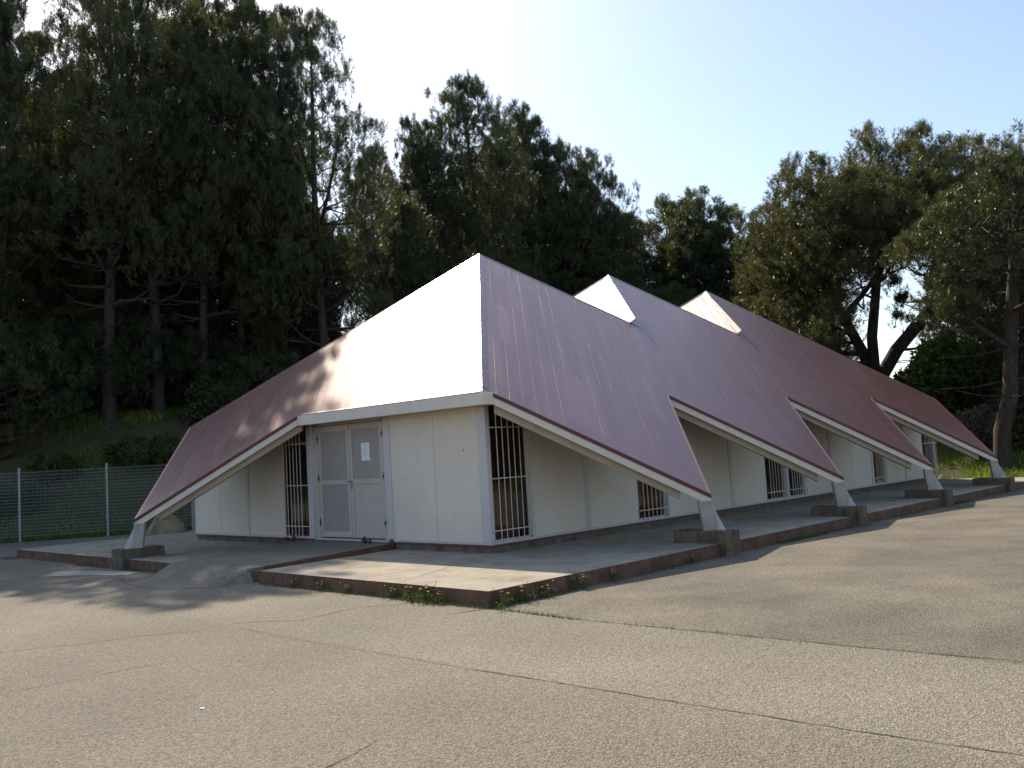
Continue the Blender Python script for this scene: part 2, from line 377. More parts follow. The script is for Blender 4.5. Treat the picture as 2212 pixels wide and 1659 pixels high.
if sum(f.normal.z for f in _b.faces)<0: _bm.ops.reverse_faces(_b,faces=_b.faces)
_b.to_mesh(rmo.data); _b.free()
# worn white marking left of the ramp
mk=MB(); mk.add([(-4.15,7.6,GZ+.005),(-3.65,8.3,GZ+.005),(-3.2,7.2,GZ+.005),(-2.95,6.2,GZ+.005),(-3.25,5.9,GZ+.005),(-3.7,6.9,GZ+.005)],[(0,5,2,1),(5,4,3,2)])
tag(mk.build('road_marking',M['mark']),kind='structure')

# ------------------------------------------------------------------ the pavilion
B0=empty('pavilion',(0,0,0),label='low white pavilion with folded red-brown metal roof coming down to pointed feet',cat='building')
z0,m_=2.692,.7966
DX=4.7485
zB=lambda x,y: z0+m_*y
zA=lambda x,y: z0+m_*(x+.005)
zE=lambda x,y: 6.0-.7057*(x-13.64)
zR=lambda x,y: 6.0-.679*(y-4.15)
A_=[(4.145+DX*i,4.15) for i in range(3)]
C_=[(-.19+DX*i,-.42) for i in range(4)]
T_=[(2.29+DX*i,-2.64) for i in range(4)]
V_=[(6.87+DX*i,1.90) for i in range(3)]
H_=(-.41,-.40); K_=(-.31,9.38); TA=(-2.67,7.0); BL=(-.37,4.72); KB=(18.77,-.39)
TE=(21.4,1.4); BE=(19.1,3.6); EH=(19.2,9.3)
Vr=[(6.84+DX*i,6.40) for i in range(2)]
TH=.12
roof=MB()
def plate(poly,zf,th=TH):
    tri=[tuple(r) for r in earclip(poly)]
    def cc(t):
        (x0,y0),(x1,y1),(x2,y2)=[poly[i] for i in t]; return t if (x1-x0)*(y2-y0)-(x2-x0)*(y1-y0)>0 else t[::-1]
    tri=[cc(t) for t in tri]; n=len(poly)
    ar=sum(poly[i][0]*poly[(i+1)%n][1]-poly[(i+1)%n][0]*poly[i][1] for i in range(n))
    roof.add([(x,y,zf(x,y)) for x,y in poly],tri)
    roof.add([(x,y,zf(x,y)-th) for x,y in poly],[t[::-1] for t in tri])
    sd_=[(i,(i+1)%n,n+(i+1)%n,n+i) for i in range(n)]
    if ar<0: sd_=[s[::-1] for s in sd_]
    roof.add([(x,y,zf(x,y)-th) for x,y in poly]+[(x,y,zf(x,y)) for x,y in poly],sd_)
polyB=[H_,C_[0],T_[0],C_[1],T_[1],C_[2],T_[2],C_[3],T_[3],KB,A_[2],V_[1],A_[1],V_[0],A_[0]]
polyA=[A_[0],K_,TA,BL,H_]
plate(polyB,zB); plate(polyA,zA)
plate([A_[2],KB,TE,BE,EH],zE)
rear=[A_[0],Vr[0],A_[1],Vr[1],A_[2],EH]
for i in range(4):
    if i: rear.append((19.2-4.8*i,9.3))
    rear.append((16.8-4.8*i,11.6))
rear.append(K_); plate(rear[::-1],zR)
# saw-tooth faces between the folds
for i in (1,2):
    a=A_[i]; v=V_[i-1]; vr=Vr[i-1]; zf=lambda x,y,a=a: 6.0-m_*(a[0]-x)-.01
    plate([a,vr,(A_[i-1][0]-.1,4.15),v],zf,.06)
    lo=(A_[i-1][0],4.15)
    roof.add([(lo[0],lo[1],6.0-.05),(v[0],v[1],zB(*v)-.05),(v[0],v[1],zf(*v)-.1),(lo[0],lo[1],zf(*lo)-.1)],[(0,1,2,3)])
    roof.add([(lo[0],lo[1],6.0-.05),(vr[0],vr[1],zR(*vr)-.05),(vr[0],vr[1],zf(*vr)-.1),(lo[0],lo[1],zf(*lo)-.1)],[(3,2,1,0)])
ro=roof.build('roof',M['roof'],B0)
# standing seams: thin ribs along the fold direction, clipped to each plane
def inside(x,y,poly):
    c=False; n=len(poly)
    for i in range(n):
        (x0,y0),(x1,y1)=poly[i],poly[(i+1)%n]
        if (y0>y)!=(y1>y) and x<(x1-x0)*(y-y0)/(y1-y0)+x0: c=not c
    return c
def seams(poly,zf,off,name='roof_seams',wd=.006,hh=.003,dirn=(1,1)):
    m=MB(); us=[x-y for x,y in poly]; k=math.ceil((min(us)+.02-off)/PSP); rnd=random.Random(5)
    while off+k*PSP<max(us)-.02:
        u=off+k*PSP; k+=1; ts=[]
        n=len(poly)
        for i in range(n):
            (x0,y0),(x1,y1)=poly[i],poly[(i+1)%n]; f0=x0-y0-u; f1=x1-y1-u
            if (f0>0)!=(f1>0):
                s=f0/(f0-f1); ts.append((x0+(x1-x0)*s)+(y0+(y1-y0)*s))
        ts.sort()
        for a,b in zip(ts[::2],ts[1::2]):
            if b-a<.1: continue
            a+=.03;b-=.03
            # the sheets are lapped: each stretch of rib stands up a little differently
            cuts=[a]
            while cuts[-1]+2.6<b: cuts.append(cuts[-1]+rnd.uniform(2.0,3.4))
            cuts.append(b)
            for c0,c1 in zip(cuts[:-1],cuts[1:]):
                h=hh*rnd.choice((.35,.5,.6,.9,1.3))
                w_=wd*rnd.choice((.6,.8,1,1.1))
                P0=((c0+u)/2,(c0-u)/2); P1=((c1+u)/2,(c1-u)/2); q=w_*.5*.7071
                b4=[(P0[0]-q,P0[1]+q),(P1[0]-q,P1[1]+q),(P1[0]+q,P1[1]-q),(P0[0]+q,P0[1]-q)]
                m.hexa([(x,y,zf(x,y)-.004) for x,y in b4][::-1],[(x,y,zf(x,y)+h) for x,y in b4][::-1])
    return m.build(name,M['seamm'],ro)
HU=H_[0]-H_[1]
seams(polyB,zB,HU+.02); seams(polyA,zA,HU+.02)
for i in (1,2):
    a=A_[i]; v=V_[i-1]; vr=Vr[i-1]
    seams([a,vr,(A_[i-1][0],4.15),v],lambda x,y,a=a: 6.0-m_*(a[0]-x)-.01,A_[i][0]-A_[i][1]+.02,wd=.016,hh=.010)
# caps on hips, ridges and rake edges
def cap(p,q,zp,zq,zf1,zf2,wd,name='ridge_cap',lift=.012,mt='cap'):
    m=MB(); p=Vector(p); q=Vector(q); d=(q-p).normalized(); n=Vector((-d.y,d.x))
    for zf,s in ((zf1,1),(zf2,-1)):
        if zf is None: continue
        a,b=p+n*wd*s,q+n*wd*s; th=.02
        top=[(p.x,p.y,zp+lift),(q.x,q.y,zq+lift),(b.x,b.y,zf(b.x,b.y)+lift*.6),(a.x,a.y,zf(a.x,a.y)+lift*.6)]
        if s<0: top=top[::-1]
        top=top[::-1] if s>0 else top[::-1]
        top2=[(x,y,z-th) for x,y,z in top]
        m.hexa(top2,top)
    o=m.build(name,M[mt],ro); 
    return o
def fix_normals(o):
    import bmesh
    b=bmesh.new(); b.from_mesh(o.data); bmesh.ops.recalc_face_normals(b,faces=b.faces); b.to_mesh(o.data); b.free()
caps=[]
caps.append(cap(A_[0],(-.27,-.265),6.0,zB(-.27,-.265),zB,zA,.10))
for i in (1,2): caps.append(cap(A_[i],V_[i-1],6.0,zB(*V_[i-1]),zB,lambda x,y,i=i:6.0-m_*(A_[i][0]-x)-.01,.13))
for i in (0,1): caps.append(cap(A_[i],V_[i],6.0,zB(*V_[i]),None,zB,.05))
caps.append(cap(A_[2],KB,6.0,zB(*KB),None,zB,.05)); caps.append(cap(A_[0],K_,6.0,zA(*K_),zA,None,.05))
for i in (0,1): caps.append(cap(A_[i+1],Vr[i],6.0,6.0-m_*(A_[i+1][0]-Vr[i][0]),lambda x,y,i=i:6.0-m_*(A_[i+1][0]-x)-.01,None,.05))
for o in caps: fix_normals(o)
# rake trims: foot tip up to the next corner
def strip(p,q,zf,out,w0,w1,zt,zb,name,mt,par):
    # board hugging edge p->q, from offset w0 to w1 along out, from zf+zt down to zf+zb
    m=MB(); o=Vector(out).normalized()
    b=[(p[0]+o.x*w0,p[1]+o.y*w0),(q[0]+o.x*w0,q[1]+o.y*w0),(q[0]+o.x*w1,q[1]+o.y*w1),(p[0]+o.x*w1,p[1]+o.y*w1)]
    base=[zf(*p),zf(*q),zf(*q),zf(*p)]
    m.hexa([(x,y,z+zb) for (x,y),z in zip(b,base)],[(x,y,z+zt) for (x,y),z in zip(b,base)])
    ob=m.build(name,M[mt],par); fix_normals(ob); return ob
ends=[C_[1],C_[2],C_[3],KB]
for t,c in zip(T_,ends):
    strip(t,c,zB,(1,-1),-.05,.012,.010,-.130,'rake_trim','roof',ro); strip(t,c,zB,(1,-1),-.105,-.09,.012,-.02,'rake_seam','seamm',ro)
strip(TA,K_,zA,(-1,1),-.05,.012,.010,-.130,'rake_trim','roof',ro); strip(TA,K_,zA,(-1,1),-.105,-.09,.012,-.02,'rake_seam','seamm',ro)
# eaves: red edge over a white fascia, tan beam set back below
for c,t in zip(C_,T_):
    c2=c if c is C_[0] else (c[0]+.02,c[1]+.0)
    strip(c2,t,zB,(-1,-1),-.01,.055,.012,-.052,'eave_edge','redtrim',ro)
    strip(c2,t,zB,(-1,-1),-.005,.040,-.054,-.172,'fascia','white',ro)
    dx,dy=t[0]-c[0],t[1]-c[1]
    b1=(c[0]+dx*.86,c[1]+dy*.86)
    strip(c2,b1,zB,(-1,-1),-.22,-.07,-.122,-.30,'eave_beam','tan',B0)
strip(BL,TA,zA,(-1,-1),-.01,.055,.012,-.052,'eave_edge','redtrim',ro)
strip(BL,TA,zA,(-1,-1),-.005,.040,-.054,-.172,'fascia','white',ro)
strip(BL,(BL[0]+(TA[0]-BL[0])*.86,BL[1]+(TA[1]-BL[1])*.86),zA,(-1,-1),-.22,-.07,-.122,-.30,'eave_beam','tan',B0)
# white entrance beam across the front gable and its short return
e=MB(); e.box(-.445,-.36,-.455,4.72,2.19,2.385); e.box(-.36,-.17,-.455,-.40,2.19,2.375)
e.build('entrance_beam',M['white'],B0,bevel=.006)
e=MB(); e.box(-.36,-.002,-.40,4.72,2.20,2.235); e.build('soffit',M['tan'],B0)
e=MB(); e.hexa([(-.45,-.40,2.386),(-.36,-.40,2.386),(-.36,4.72,2.386),(-.45,4.72,2.386)],[(-.45,-.40,2.392),(-.36,-.40,2.42),(-.36,4.72,2.42),(-.45,4.72,2.392)]); e.build('eave_edge',M['redtrim'],ro)

# ---- walls
WT=.10; WH=2.56
def wall_seg_r(x0,x1,cap_=WH):  # right wall, outer face y=0
    w_=MB(); w_.box(x0,x1,0,WT,0.0,cap_); return w_
rw=MB()
for x0,x1,h in ((.98,3.93,WH),(4.95,8.83,WH),(10.74,14.66,WH),(15.62,18.50,WH),(19.50,19.56,1.7)):
    rw.box(x0,x1,0,WT,0,h)
rw.build('wall',M['wall'],B0)
lw=MB()
for y0,y1,h in ((.17,2.45,2.2),(5.99,9.3,2.5)): lw.box(0,WT,y0,y1,0,h)
lw.prism([(0,9.3),(WT,9.3),(WT,9.86),(0,9.86)],lambda x,y:2.5-(y-9.3)*1.2,lambda x,y:0.0)
lw.box(0,WT,2.45,5.99,2.24,2.5); lw.box(0,WT,.0,.17,2.2,2.5); lw.box(0,WT,.17,2.45,2.2,2.5)
lw.build('wall',M['wall'],B0)
bw=MB(); bw.box(WT,19.4,9.72,9.82,-.1,1.95); bw.box(19.46,19.56,WT,9.72,-.1,1.9); bw.build('wall',M['wall'],B0)
fl=MB(); fl.box(WT,19.4,WT,9.7,-.12,-.02); fl.build('floor',M['inside'],B0)
iw=MB()   # partition walls inside, seen dimly through the glass
iw.box(1.9,17.8,3.2,3.3,-.02,2.6); iw.box(1.9,2.0,3.3,7.5,-.02,2.6); iw.build('partition',M['inside'],B0)
for x0,x1,zz in ((.2,1.6,.95),(3.7,5.1,1.0)):  # low walls added behind the glass so the panes' lower part shows orange-brown
    q=MB(); q.box(x0,x1,.55,.65,-.02,zz); q.build('added_low_wall',M['brick'],B0)
q=MB(); q.box(.6,.7,4.9,6.2,-.02,.5); q.build('added_low_wall',M['brick'],B0)  # another added low wall, for the same tone in the left window
# plinth and sills
p=MB(); p.box(.02,19.5,.02,.3,-.3,-.035); p.box(.02,.3,5.2,9.84,-.3,-.035); p.box(.02,.3,.301,2.45,-.3,-.036); p.build('plinth',M['plinth'],B0)
s=MB(); s.box(-.012,19.57,-.014,.12,-.018,.022); s.box(-.0125,.12,.121,2.46,-.0175,.0215); s.box(-.012,.12,4.95,9.88,-.018,.022); s.build('base_rail',M['pilaster'],B0)
s=MB(); s.box(-.016,19.57,-.018,.12,-.045,-.019); s.box(-.0165,.12,.121,2.46,-.0445,-.0195); s.box(-.016,.12,5.0,9.88,-.045,-.019); s.build('base_sill',M['redline'],B0)
# pilasters and corner post
for x0,x1 in ((2.39,2.50),(7.29,7.42),(12.14,12.27),(17.0,17.12),(9.75,9.91),(14.66,14.80),(4.86,4.97)):
    q=MB(); q.box(x0,x1,-.018,.10,.022,WH); q.build('pilaster',M['pilaster'],B0,bevel=.004)
for y0,y1 in ((2.45,2.62),(4.95,5.11),(7.40,7.49)):
    q=MB(); q.box(-.018,.10,y0,y1,.022,2.24); q.build('pilaster',M['pilaster'],B0,bevel=.004)
q=MB(); q.box(-.02,.06,.02,.15,.022,2.2); q.box(-.02,.035,-.02,.02,.022,2.22); q.box(.035,.07,-.02,.05,.022,2.3); q.build('corner_post',M['pilaster'],B0,bevel=.004)
q=MB(); q.box(-.014,.05,.155,.178,.022,2.2); q.build('corner_trim',M['pilaster'],B0)
q=MB(); q.box(-.014,.1,9.86,9.89,.022,1.85); q.build('corner_trim',M['pilaster'],B0)
# joints between the wall panels
for y in (1.27,8.66):
    q=MB(); q.box(-.003,.01,y-.003,y+.003,.022,2.19); q.build('panel_joint',M['groove'],B0)
for x in (6.1,13.45,16.3):
    q=MB(); q.box(x-.003,x+.003,-.003,.01,.022,2.5); q.build('panel_joint',M['groove'],B0)
# small marks on the front panels: lock, screws
q=MB(); q.box(-.008,.01,2.525,2.54,.325,.385); q.build('lock',M['hinge'],B0)
q=MB(); q.box(-.006,.01,.52,.535,1.50,1.53); q.build('bolt_head',M['hinge'],B0)
q=MB(); q.box(-.006,.01,1.06,1.068,1.74,1.752); q.build('bolt_head',M['hinge'],B0)

# ---- windows with grilles
def window_r(x0,x1,h=WH,bars=7,low=.20,mid=1.03,top=1.85,edge=True):
    f=MB(); f.box(x0,x0+.03,.02,.09,.022,h); f.box(x1-.03,x1,.02,.09,.022,h); f.box(x0,x1,.02,.09,.022,.05)
    wn=f.build('window',M['redline'] if not edge else M['pilaster'],B0)
    g_=MB(); g_.add([(x0+.01,.07,.03),(x1-.01,.07,.03),(x1-.01,.07,h),(x0+.01,.07,h)],[(0,1,2,3)]); g_.build('pane',M['glass'],wn)
    gr=MB()
    for z in (low,mid,top):
        if z: gr.bar((x0-.05,-.05,z),(x1+.06,-.05,z),.014,.018); gr.bar((x0-.04,-.05,z),(x0-.04,.0,z),.012,.012); gr.bar((x1+.05,-.05,z),(x1+.05,.0,z),.012,.012)
    for i in range(bars):
        x=x0+.11+(x1-x0-.10)*i/(bars-1); gr.tube([(x,-.048,.03),(x,-.048,2.08 if h>2.3 else h)],[.0085]*2,6)
    gr.build('window_grille',M['bars'],wn)
window_r(.09,.98); window_r(3.95,4.86); window_r(8.86,9.75,bars=7); window_r(9.91,10.72,bars=7)
window_r(14.80,15.60); window_r(18.52,19.50,h=1.75)
f=MB(); y0,y1=5.11,5.99
f.box(.02,.09,y0,y0+.03,.022,2.24); f.box(.02,.09,y1-.03,y1,.022,2.24); f.box(.02,.09,y0,y1,.022,.05); wn=f.build('window',M['redline'],B0)
g_=MB(); g_.add([(.07,y0,.03),(.07,y1,.03),(.07,y1,2.24),(.07,y0,2.24)],[(3,2,1,0)]); g_.build('pane',M['glass'],wn)
gr=MB()
for z in (.22,1.03,1.86): gr.bar((-.05,y0-.06,z),(-.05,y1+.10,z),.014,.018)
for i in range(6):
    y=5.30+.125*i; gr.tube([(-.048,y,.03),(-.048,y,2.07)],[.0085]*2,6)
gr.build('window_grille',M['bars'],wn)

# ---- double door, set back in its frame
fr=MB(); fr.box(.03,.10,2.62,2.74,0,2.2); fr.box(.03,.10,4.79,4.95,0,2.2); fr.box(.03,.10,2.62,4.95,2.165,2.24); fr.box(-.01,.10,2.62,4.95,-.04,.0)
fr.build('door_frame',M['door'],B0,bevel=.004)
def leaf(y0,y1,name='door',handle=False,hside=0):
    L=MB(); s_=.085
    L.box(.04,.085,y0,y0+s_,.02,2.155); L.box(.04,.085,y1-s_,y1,.02,2.155)
    for z0_,z1_ in ((.02,.13),(1.02,1.11),(2.045,2.155)): L.box(.04,.085,y0+s_,y1-s_,z0_,z1_)
    d=L.build(name,M['door'],B0,bevel=.003)
    P=MB(); P.box(.058,.075,y0+s_-.005,y1-s_+.005,.12,1.03); P.build('door_panel',M['doorpanel'] if hside else M['door'],d)
    P=MB(); P.box(.058,.075,y0+s_-.005,y1-s_+.005,1.10,2.05); P.build('door_panel',M['doorpanel'],d)
    for z in (.30,1.15,1.92):
        hq=MB(); y=y1+.004 if hside else y0-.012
        hq.tube([(.035,y,z-.075),(.035,y,z+.075)],[.010,.010],6); hq.box(.030,.045,y-.03,y+.03,z-.02,z+.02); hq.build('hinge',M['hinge'],d)
    return d
d1=leaf(3.765,4.785,hside=1); d2=leaf(2.745,3.755,hside=0)
hd=MB(); hd.box(.028,.040,3.69,3.73,.93,1.10); hd.tube([(.04,3.71,1.07),(-.02,3.71,1.07),(-.025,3.70,1.07),(-.025,3.81,1.065)],[.011,.011,.011,.009],8); hd.build('door_handle',M['galv'],d2)
hd=MB(); hd.box(.024,.029,3.703,3.717,.94,.965); hd.build('keyhole',M['hinge'],d2)
# the A4 notice taped to the right leaf (lettering too faint to read: rows of grey marks)
no=empty('notice',(.054,3.265,1.61),label='white typed sheet of paper taped to the upper right door panel',cat='notice')
P=MB(); P.box(0,.002,-.125,.125,-.165,.165); P.build('paper',M['paper'],no)
rnd=random.Random(3)
for i,(z,l) in enumerate([(.12,.10),(.085,.06),(.05,.16),(.025,.17),(0,.12),(-.03,.17),(-.055,.15),(-.08,.09),(-.125,.07)]):
    y=-l/2 if i in(0,1,8) else -.09; P=MB()
    while y<(-l/2 if i in(0,1,8) else -.09)+l:
        w__=rnd.uniform(.008,.026); P.box(-.0012,0,-y-w__,-y,z-.004,z+.004); y+=w__+.007
    P.build('text_line',M['ink'],no)

# ---- legs and footings under every roof tip
def leg_mesh():
    m=MB(); w_=Vector((.7071,-.7071,0)); t_=Vector((.7071,.7071,0)); 
    b=Vector((-.06,.06,.04)); 
    def ring(c,hw,ht): return [c-w_*hw-t_*ht,c+w_*hw-t_*ht,c+w_*hw+t_*ht,c-w_*hw+t_*ht]
    m.hexa(ring(Vector((-.042,.042,.035)),.095,.05),ring(Vector((-.075,.075,.50)),.105,.05))
    return m
def fin_mesh(sgn):
    m=MB(); w_=Vector((.7071,-.7071,0)); t_=Vector((.7071,.7071,0))
    th=.006; d=(w_+t_*sgn*.55).normalized(); n=Vector((-d.y,d.x,0))
    p0=Vector((-.042,.042,.035))+w_*.09; p1=p0+d*.17; tp=Vector((-.075,.075,.47))+w_*.10
    vs=[p0-n*th,p1-n*th,tp-n*th,p0+n*th,p1+n*th,tp+n*th]
    m.add(vs,[(0,1,2),(5,4,3),(0,3,4,1),(1,4,5,2),(2,5,3,0)]); return m
legs=[]
for i,(tx,ty) in enumerate(T_+[TA]):
    a_=i==4
    if i==0:
        lg=leg_mesh().build('leg',M['leg'],B0,bevel=.004); f1=fin_mesh(-1).build('fin',M['fin'],lg); f2=fin_mesh(.6).build('fin',M['fin'],lg); 
        bp=MB(); bp.box(-.26,.10,-.12,.22,.035,.05); fix_normals(lg)
        for q_ in (f1,f2): fix_normals(q_)
        legs.append(lg)
    else: lg=copy_tree(legs[0],B0)
    lg.location=(tx,ty,0); lg.rotation_euler=(0,0,math.pi if a_ else 0)
    pd=MB()
    if a_: pd.box(-2.97,-2.12,6.93,7.37,GZ-.1,.035)
    else: pd.box(tx-.19,tx+.23,-2.97,-2.02,GZ-.1,.035)
    pd.build('footing',M['pad'],B0,bevel=.012)

# ---- rusty door holdbacks set in the ramp
def stop(x,y,z,rz,lab):
    e_=empty('door_stop',(x,y,z),rz,label=lab,cat='door stop',group='rusty door stops by the entrance')
    m=MB(); m.tube([(0,0,-.03),(0,0,.13)],[.022,.017],8); m.build('post',M['rust'],e_)
    m=MB(); m.tube([(.06,.02,.02),(.10,.10,.05),(.16,.13,.03)],[.030,.040,.028],7); m.build('catch',M['rust'],e_)
    m=MB(); m.tube([(.02,-.1,.0),(.0,-.12,.07)],[.026,.018],7); m.build('pin',M['rust'],e_)
stop(-.16,3.12,-.05,.3,'rusty iron door stop on the ramp below the right door leaf')
stop(-.16,5.48,-.05,2.2,'rusty iron door stop below the barred window left of the door')
# ---- boulder by the back corner
import bmesh
bm=bmesh.new(); bmesh.ops.create_icosphere(bm,subdivisions=4,radius=1)
for v in bm.verts:
    p=v.co.copy(); n_=mn.noise(p*1.1+Vector((3,1,2)))*.35+mn.noise(p*3.1)*.08
    v.co=Vector((p.x*.46*(1+n_),p.y*.40*(1+n_),max(-.35,p.z)*.50*(1+n_*.6)+.08*p.x))
    for pn,pd_ in (((-.75,-.3,.6),.34),((.3,-.8,.5),.33),((.85,-.2,.45),.40),((.1,.1,1),.37),((-.95,.1,.1),.42),((.5,.3,.8),.38)):
        n3=Vector(pn).normalized(); ex=v.co.dot(n3)-pd_
        if ex>0: v.co-=n3*ex*.92
me=bpy.data.meshes.new('boulder'); bm.to_mesh(me); bm.free(); me.materials.append(M['stone'])
for p in me.polygons: p.use_smooth=True
bo=bpy.data.objects.new('boulder',me); COL.objects.link(bo); bo.location=(.85,13.3,-.12); bo.rotation_euler=(0,0,R(-44)); bo.scale=(1.15,1,1.25)
tag(bo,'large yellowish boulder on the ground behind the far left roof foot','rock')

# ------------------------------------------------------------------ fence
F0=Vector((1.24,18.0,-.25)); FU=Vector((.8246,-.5657,0)); FL=2.47
fe=empty('fence',F0,label='light grey welded wire mesh fence on slim posts below the wooded bank',cat='fence')
for k in range(-6,3):
    p=FU*FL*k
    q=MB(); q.box(-.03,.03,-.03,.03,-.25,2.10); q.box(-.034,.034,-.034,.034,2.10,2.115); o=q.build('fence_post',M['galv'],fe); o.location=p; o.rotation_euler=(0,0,math.atan2(FU.y,FU.x))
pm=MB(); L=FL-.07
fold=lambda z: .02 if any(abs(z-zz)<.05 for zz in (.25,.75,1.25,1.8)) else 0
zs=[.05,.20,.25,.30,.50,.70,.75,.80,1.0,1.2,1.25,1.3,1.55,1.75,1.8,1.85,2.0]
for i in range(int(L/.055)+1):
    x=i*.055
    for za,zb in zip(zs[:-1],zs[1:]):
        pm.bar((x,-fold(za),za),(x,-fold(zb),zb),.004,.004,upv=(0,1,0))
zz=.06
while zz<2.0: pm.bar((0,-fold(zz)-.004,zz),(L,-fold(zz)-.004,zz),.007,.007); zz+=.10
base=None
for k in range(-6,2):
    if base is None: o=pm.build('mesh_panel',M['galv'],fe); base=o
    else: o=base.copy(); COL.objects.link(o); o.parent=fe
    o.location=FU*(FL*k+.035)+Vector((0,0,0)); o.rotation_euler=(0,0,math.atan2(FU.y,FU.x))
#TREES

# ------------------------------------------------------------------ trees
def tri_mesh(name, V, mats, midx=None):
    n=len(V)//3; me=bpy.data.meshes.new(name); me.vertices.add(3*n); me.vertices.foreach_set('co',V.astype(np.float32).ravel())
    me.loops.add(3*n); me.loops.foreach_set('vertex_index',np.arange(3*n,dtype=np.int32))
    me.polygons.add(n); me.polygons.foreach_set('loop_start',np.arange(0,3*n,3,dtype=np.int32)); me.polygons.foreach_set('loop_total',np.full(n,3,dtype=np.int32))
    for m in mats: me.materials.append(m)
    if midx is not None: me.polygons.foreach_set('material_index',midx.astype(np.int32))
    me.update(); me.validate(); return me
def unit(a): return a/np.maximum(np.linalg.norm(a,axis=-1,keepdims=True),1e-9)
def tufts(rng, C, A, n_tri=8, L=.30, wd=.045, ax=.35, sp=.75):
    """needle sprays: C centres, A growth axes -> triangles"""
    n=len(C); K=n_tri
    A=unit(A)[:,None,:]; rnd=rng.normal(size=(n,K,3)); rad=unit(rnd-(rnd*A).sum(-1,keepdims=True)*A)
    d=unit(A*rng.uniform(.35,1.0,(n,K,1))+rad*sp)
    s=rng.uniform(0,1,(n,K,1)); l=L*rng.uniform(.7,1.25,(n,K,1))
    b=C[:,None,:]+A*ax*s
    side=unit(np.cross(d,rng.normal(size=(n,K,3))))
    w=wd*rng.uniform(.7,1.3,(n,K,1))
    p0=b-side*w*.5; p1=b+side*w*.5+d*l*.25; p2=b+d*l
    return np.stack([p0,p1,p2],2).reshape(-1,3)
def clump_tufts(rng, c, r, n, stretch=1.15, candles=4):
    """tufts on a lumpy dome with a few upright shoots"""
    u=unit(rng.normal(size=(n,3))); u[:,2]=np.abs(u[:,2])*1.0-.35*(rng.random(n)<.40); u=unit(u)
    ph=rng.uniform(0,6.28,3); lump=1+.22*np.sin(u[:,0]*5+ph[0])*np.cos(u[:,1]*5+ph[1])+.10*np.sin(u[:,2]*9+ph[2])
    rr=(rng.uniform(.55,1.0,n)**.35*lump)[:,None]
    P=c+u*rr*np.array([r,r,r*stretch]); A=u*.55+np.array([0,0,.7])
    out=[P]; ax=[A]
    for _ in range(candles):
        q=c+np.array([*(rng.normal(size=2)*r*.5),0]); q[2]=c[2]+r*stretch*rng.uniform(.6,.9); k=rng.integers(9,16); h=rng.uniform(0,r*rng.uniform(.35,.75),k)
        wdt=.13*(1-h/(h.max()+.01)*.7)
        pts=q+np.stack([rng.normal(size=k)*wdt,rng.normal(size=k)*wdt,h],1); out.append(pts); ax.append(np.tile([0,0,1.],(k,1))+rng.normal(size=(k,3))*.25)
    return np.vstack(out),np.vstack(ax)
def crown_mesh(name, rng, clumps, dens, mats, tri=8, L=.30, wd=.045):
    V=[]
    for c,r in clumps:
        P,A=clump_tufts(rng,np.array(c),r,int(dens*r*r)+6); V.append(tufts(rng,P,A,tri,L,wd,.30,.55))
    return tri_mesh(name,np.vstack(V),mats)
def wood_mesh(name, rng, limbs, clumps, tw=.03, dead=0):
    """limbs: list of (points, radii); every clump gets a branch from the best limb point"""
    m=MB(); LP=[];LR=[]
    for pts,rad in limbs:
        m.tube(pts,rad,8)
        for i in range(len(pts)-1):
            for s in (0,.33,.66):
                LP.append(np.array(pts[i])*(1-s)+np.array(pts[i+1])*s); LR.append(rad[i]*(1-s)+rad[i+1]*s)
    LP=np.array(LP); LR=np.array(LR)
    for c,r in clumps:
        c=np.array(c); d=LP-c; dist=np.linalg.norm(d,axis=1); h=c[2]-LP[:,2]
        cost=dist+np.where(h<.25*dist,3*(.25*dist-h),0); i=int(np.argmin(cost)); a=LP[i]; L=dist[i]
        if L<.3: continue
        r0=min(LR[i]*.55,.03+.018*L); mid=a*.5+c*.5+np.array([*(rng.normal(size=2)*.08*L),-.10*L+rng.normal()*.03*L])
        q=a*.78+c*.22+np.array([0,0,-.05*L]); e=c+np.array([0,0,r*.3])
        m.tube([a,q,mid,e],[r0,r0*.8,r0*.55,r0*.2],5)
        for k in range(2):
            u=unit(rng.normal(size=3)); u[2]=abs(u[2])*.6; b=mid*.4+c*.6
            m.tube([b,b+u*r*.5,b+u*r*.95+np.array([0,0,r*.15])],[r0*.35,r0*.22,.006],4)
    for k in range(dead):
        i=rng.integers(2,max(3,len(LP)//2)); a=LP[i]; an=rng.uniform(0,6.28); L=rng.uniform(.8,2.2)
        b=a+np.array([math.cos(an)*L,math.sin(an)*L,rng.uniform(-.2,.5)]); c=a*.5+b*.5+np.array([0,0,-.1])
        m.tube([a,c,b],[.03,.02,.006],4)
    me=bpy.data.meshes.new(name); me.from_pydata(m.v,[],m.f); me.materials.append(M['bark']); me.polygons.foreach_set('use_smooth',[True]*len(me.polygons)); me.update()
    return me
def trunk_pts(rng,H,lean=(0,0),wig=.25,r0=.24,n=9):
    pts=[];rad=[]; ph=rng.uniform(0,6.28)
    for i in range(n):
        t=i/(n-1); pts.append((lean[0]*t**1.3+wig*math.sin(ph+t*5)*t,lean[1]*t**1.3+wig*math.cos(ph*1.7+t*4)*t,H*t-.5*(i==0)))
        rad.append(r0*(1.25 if i==0 else (1-t)**.75*.95+.05))
    return pts,rad
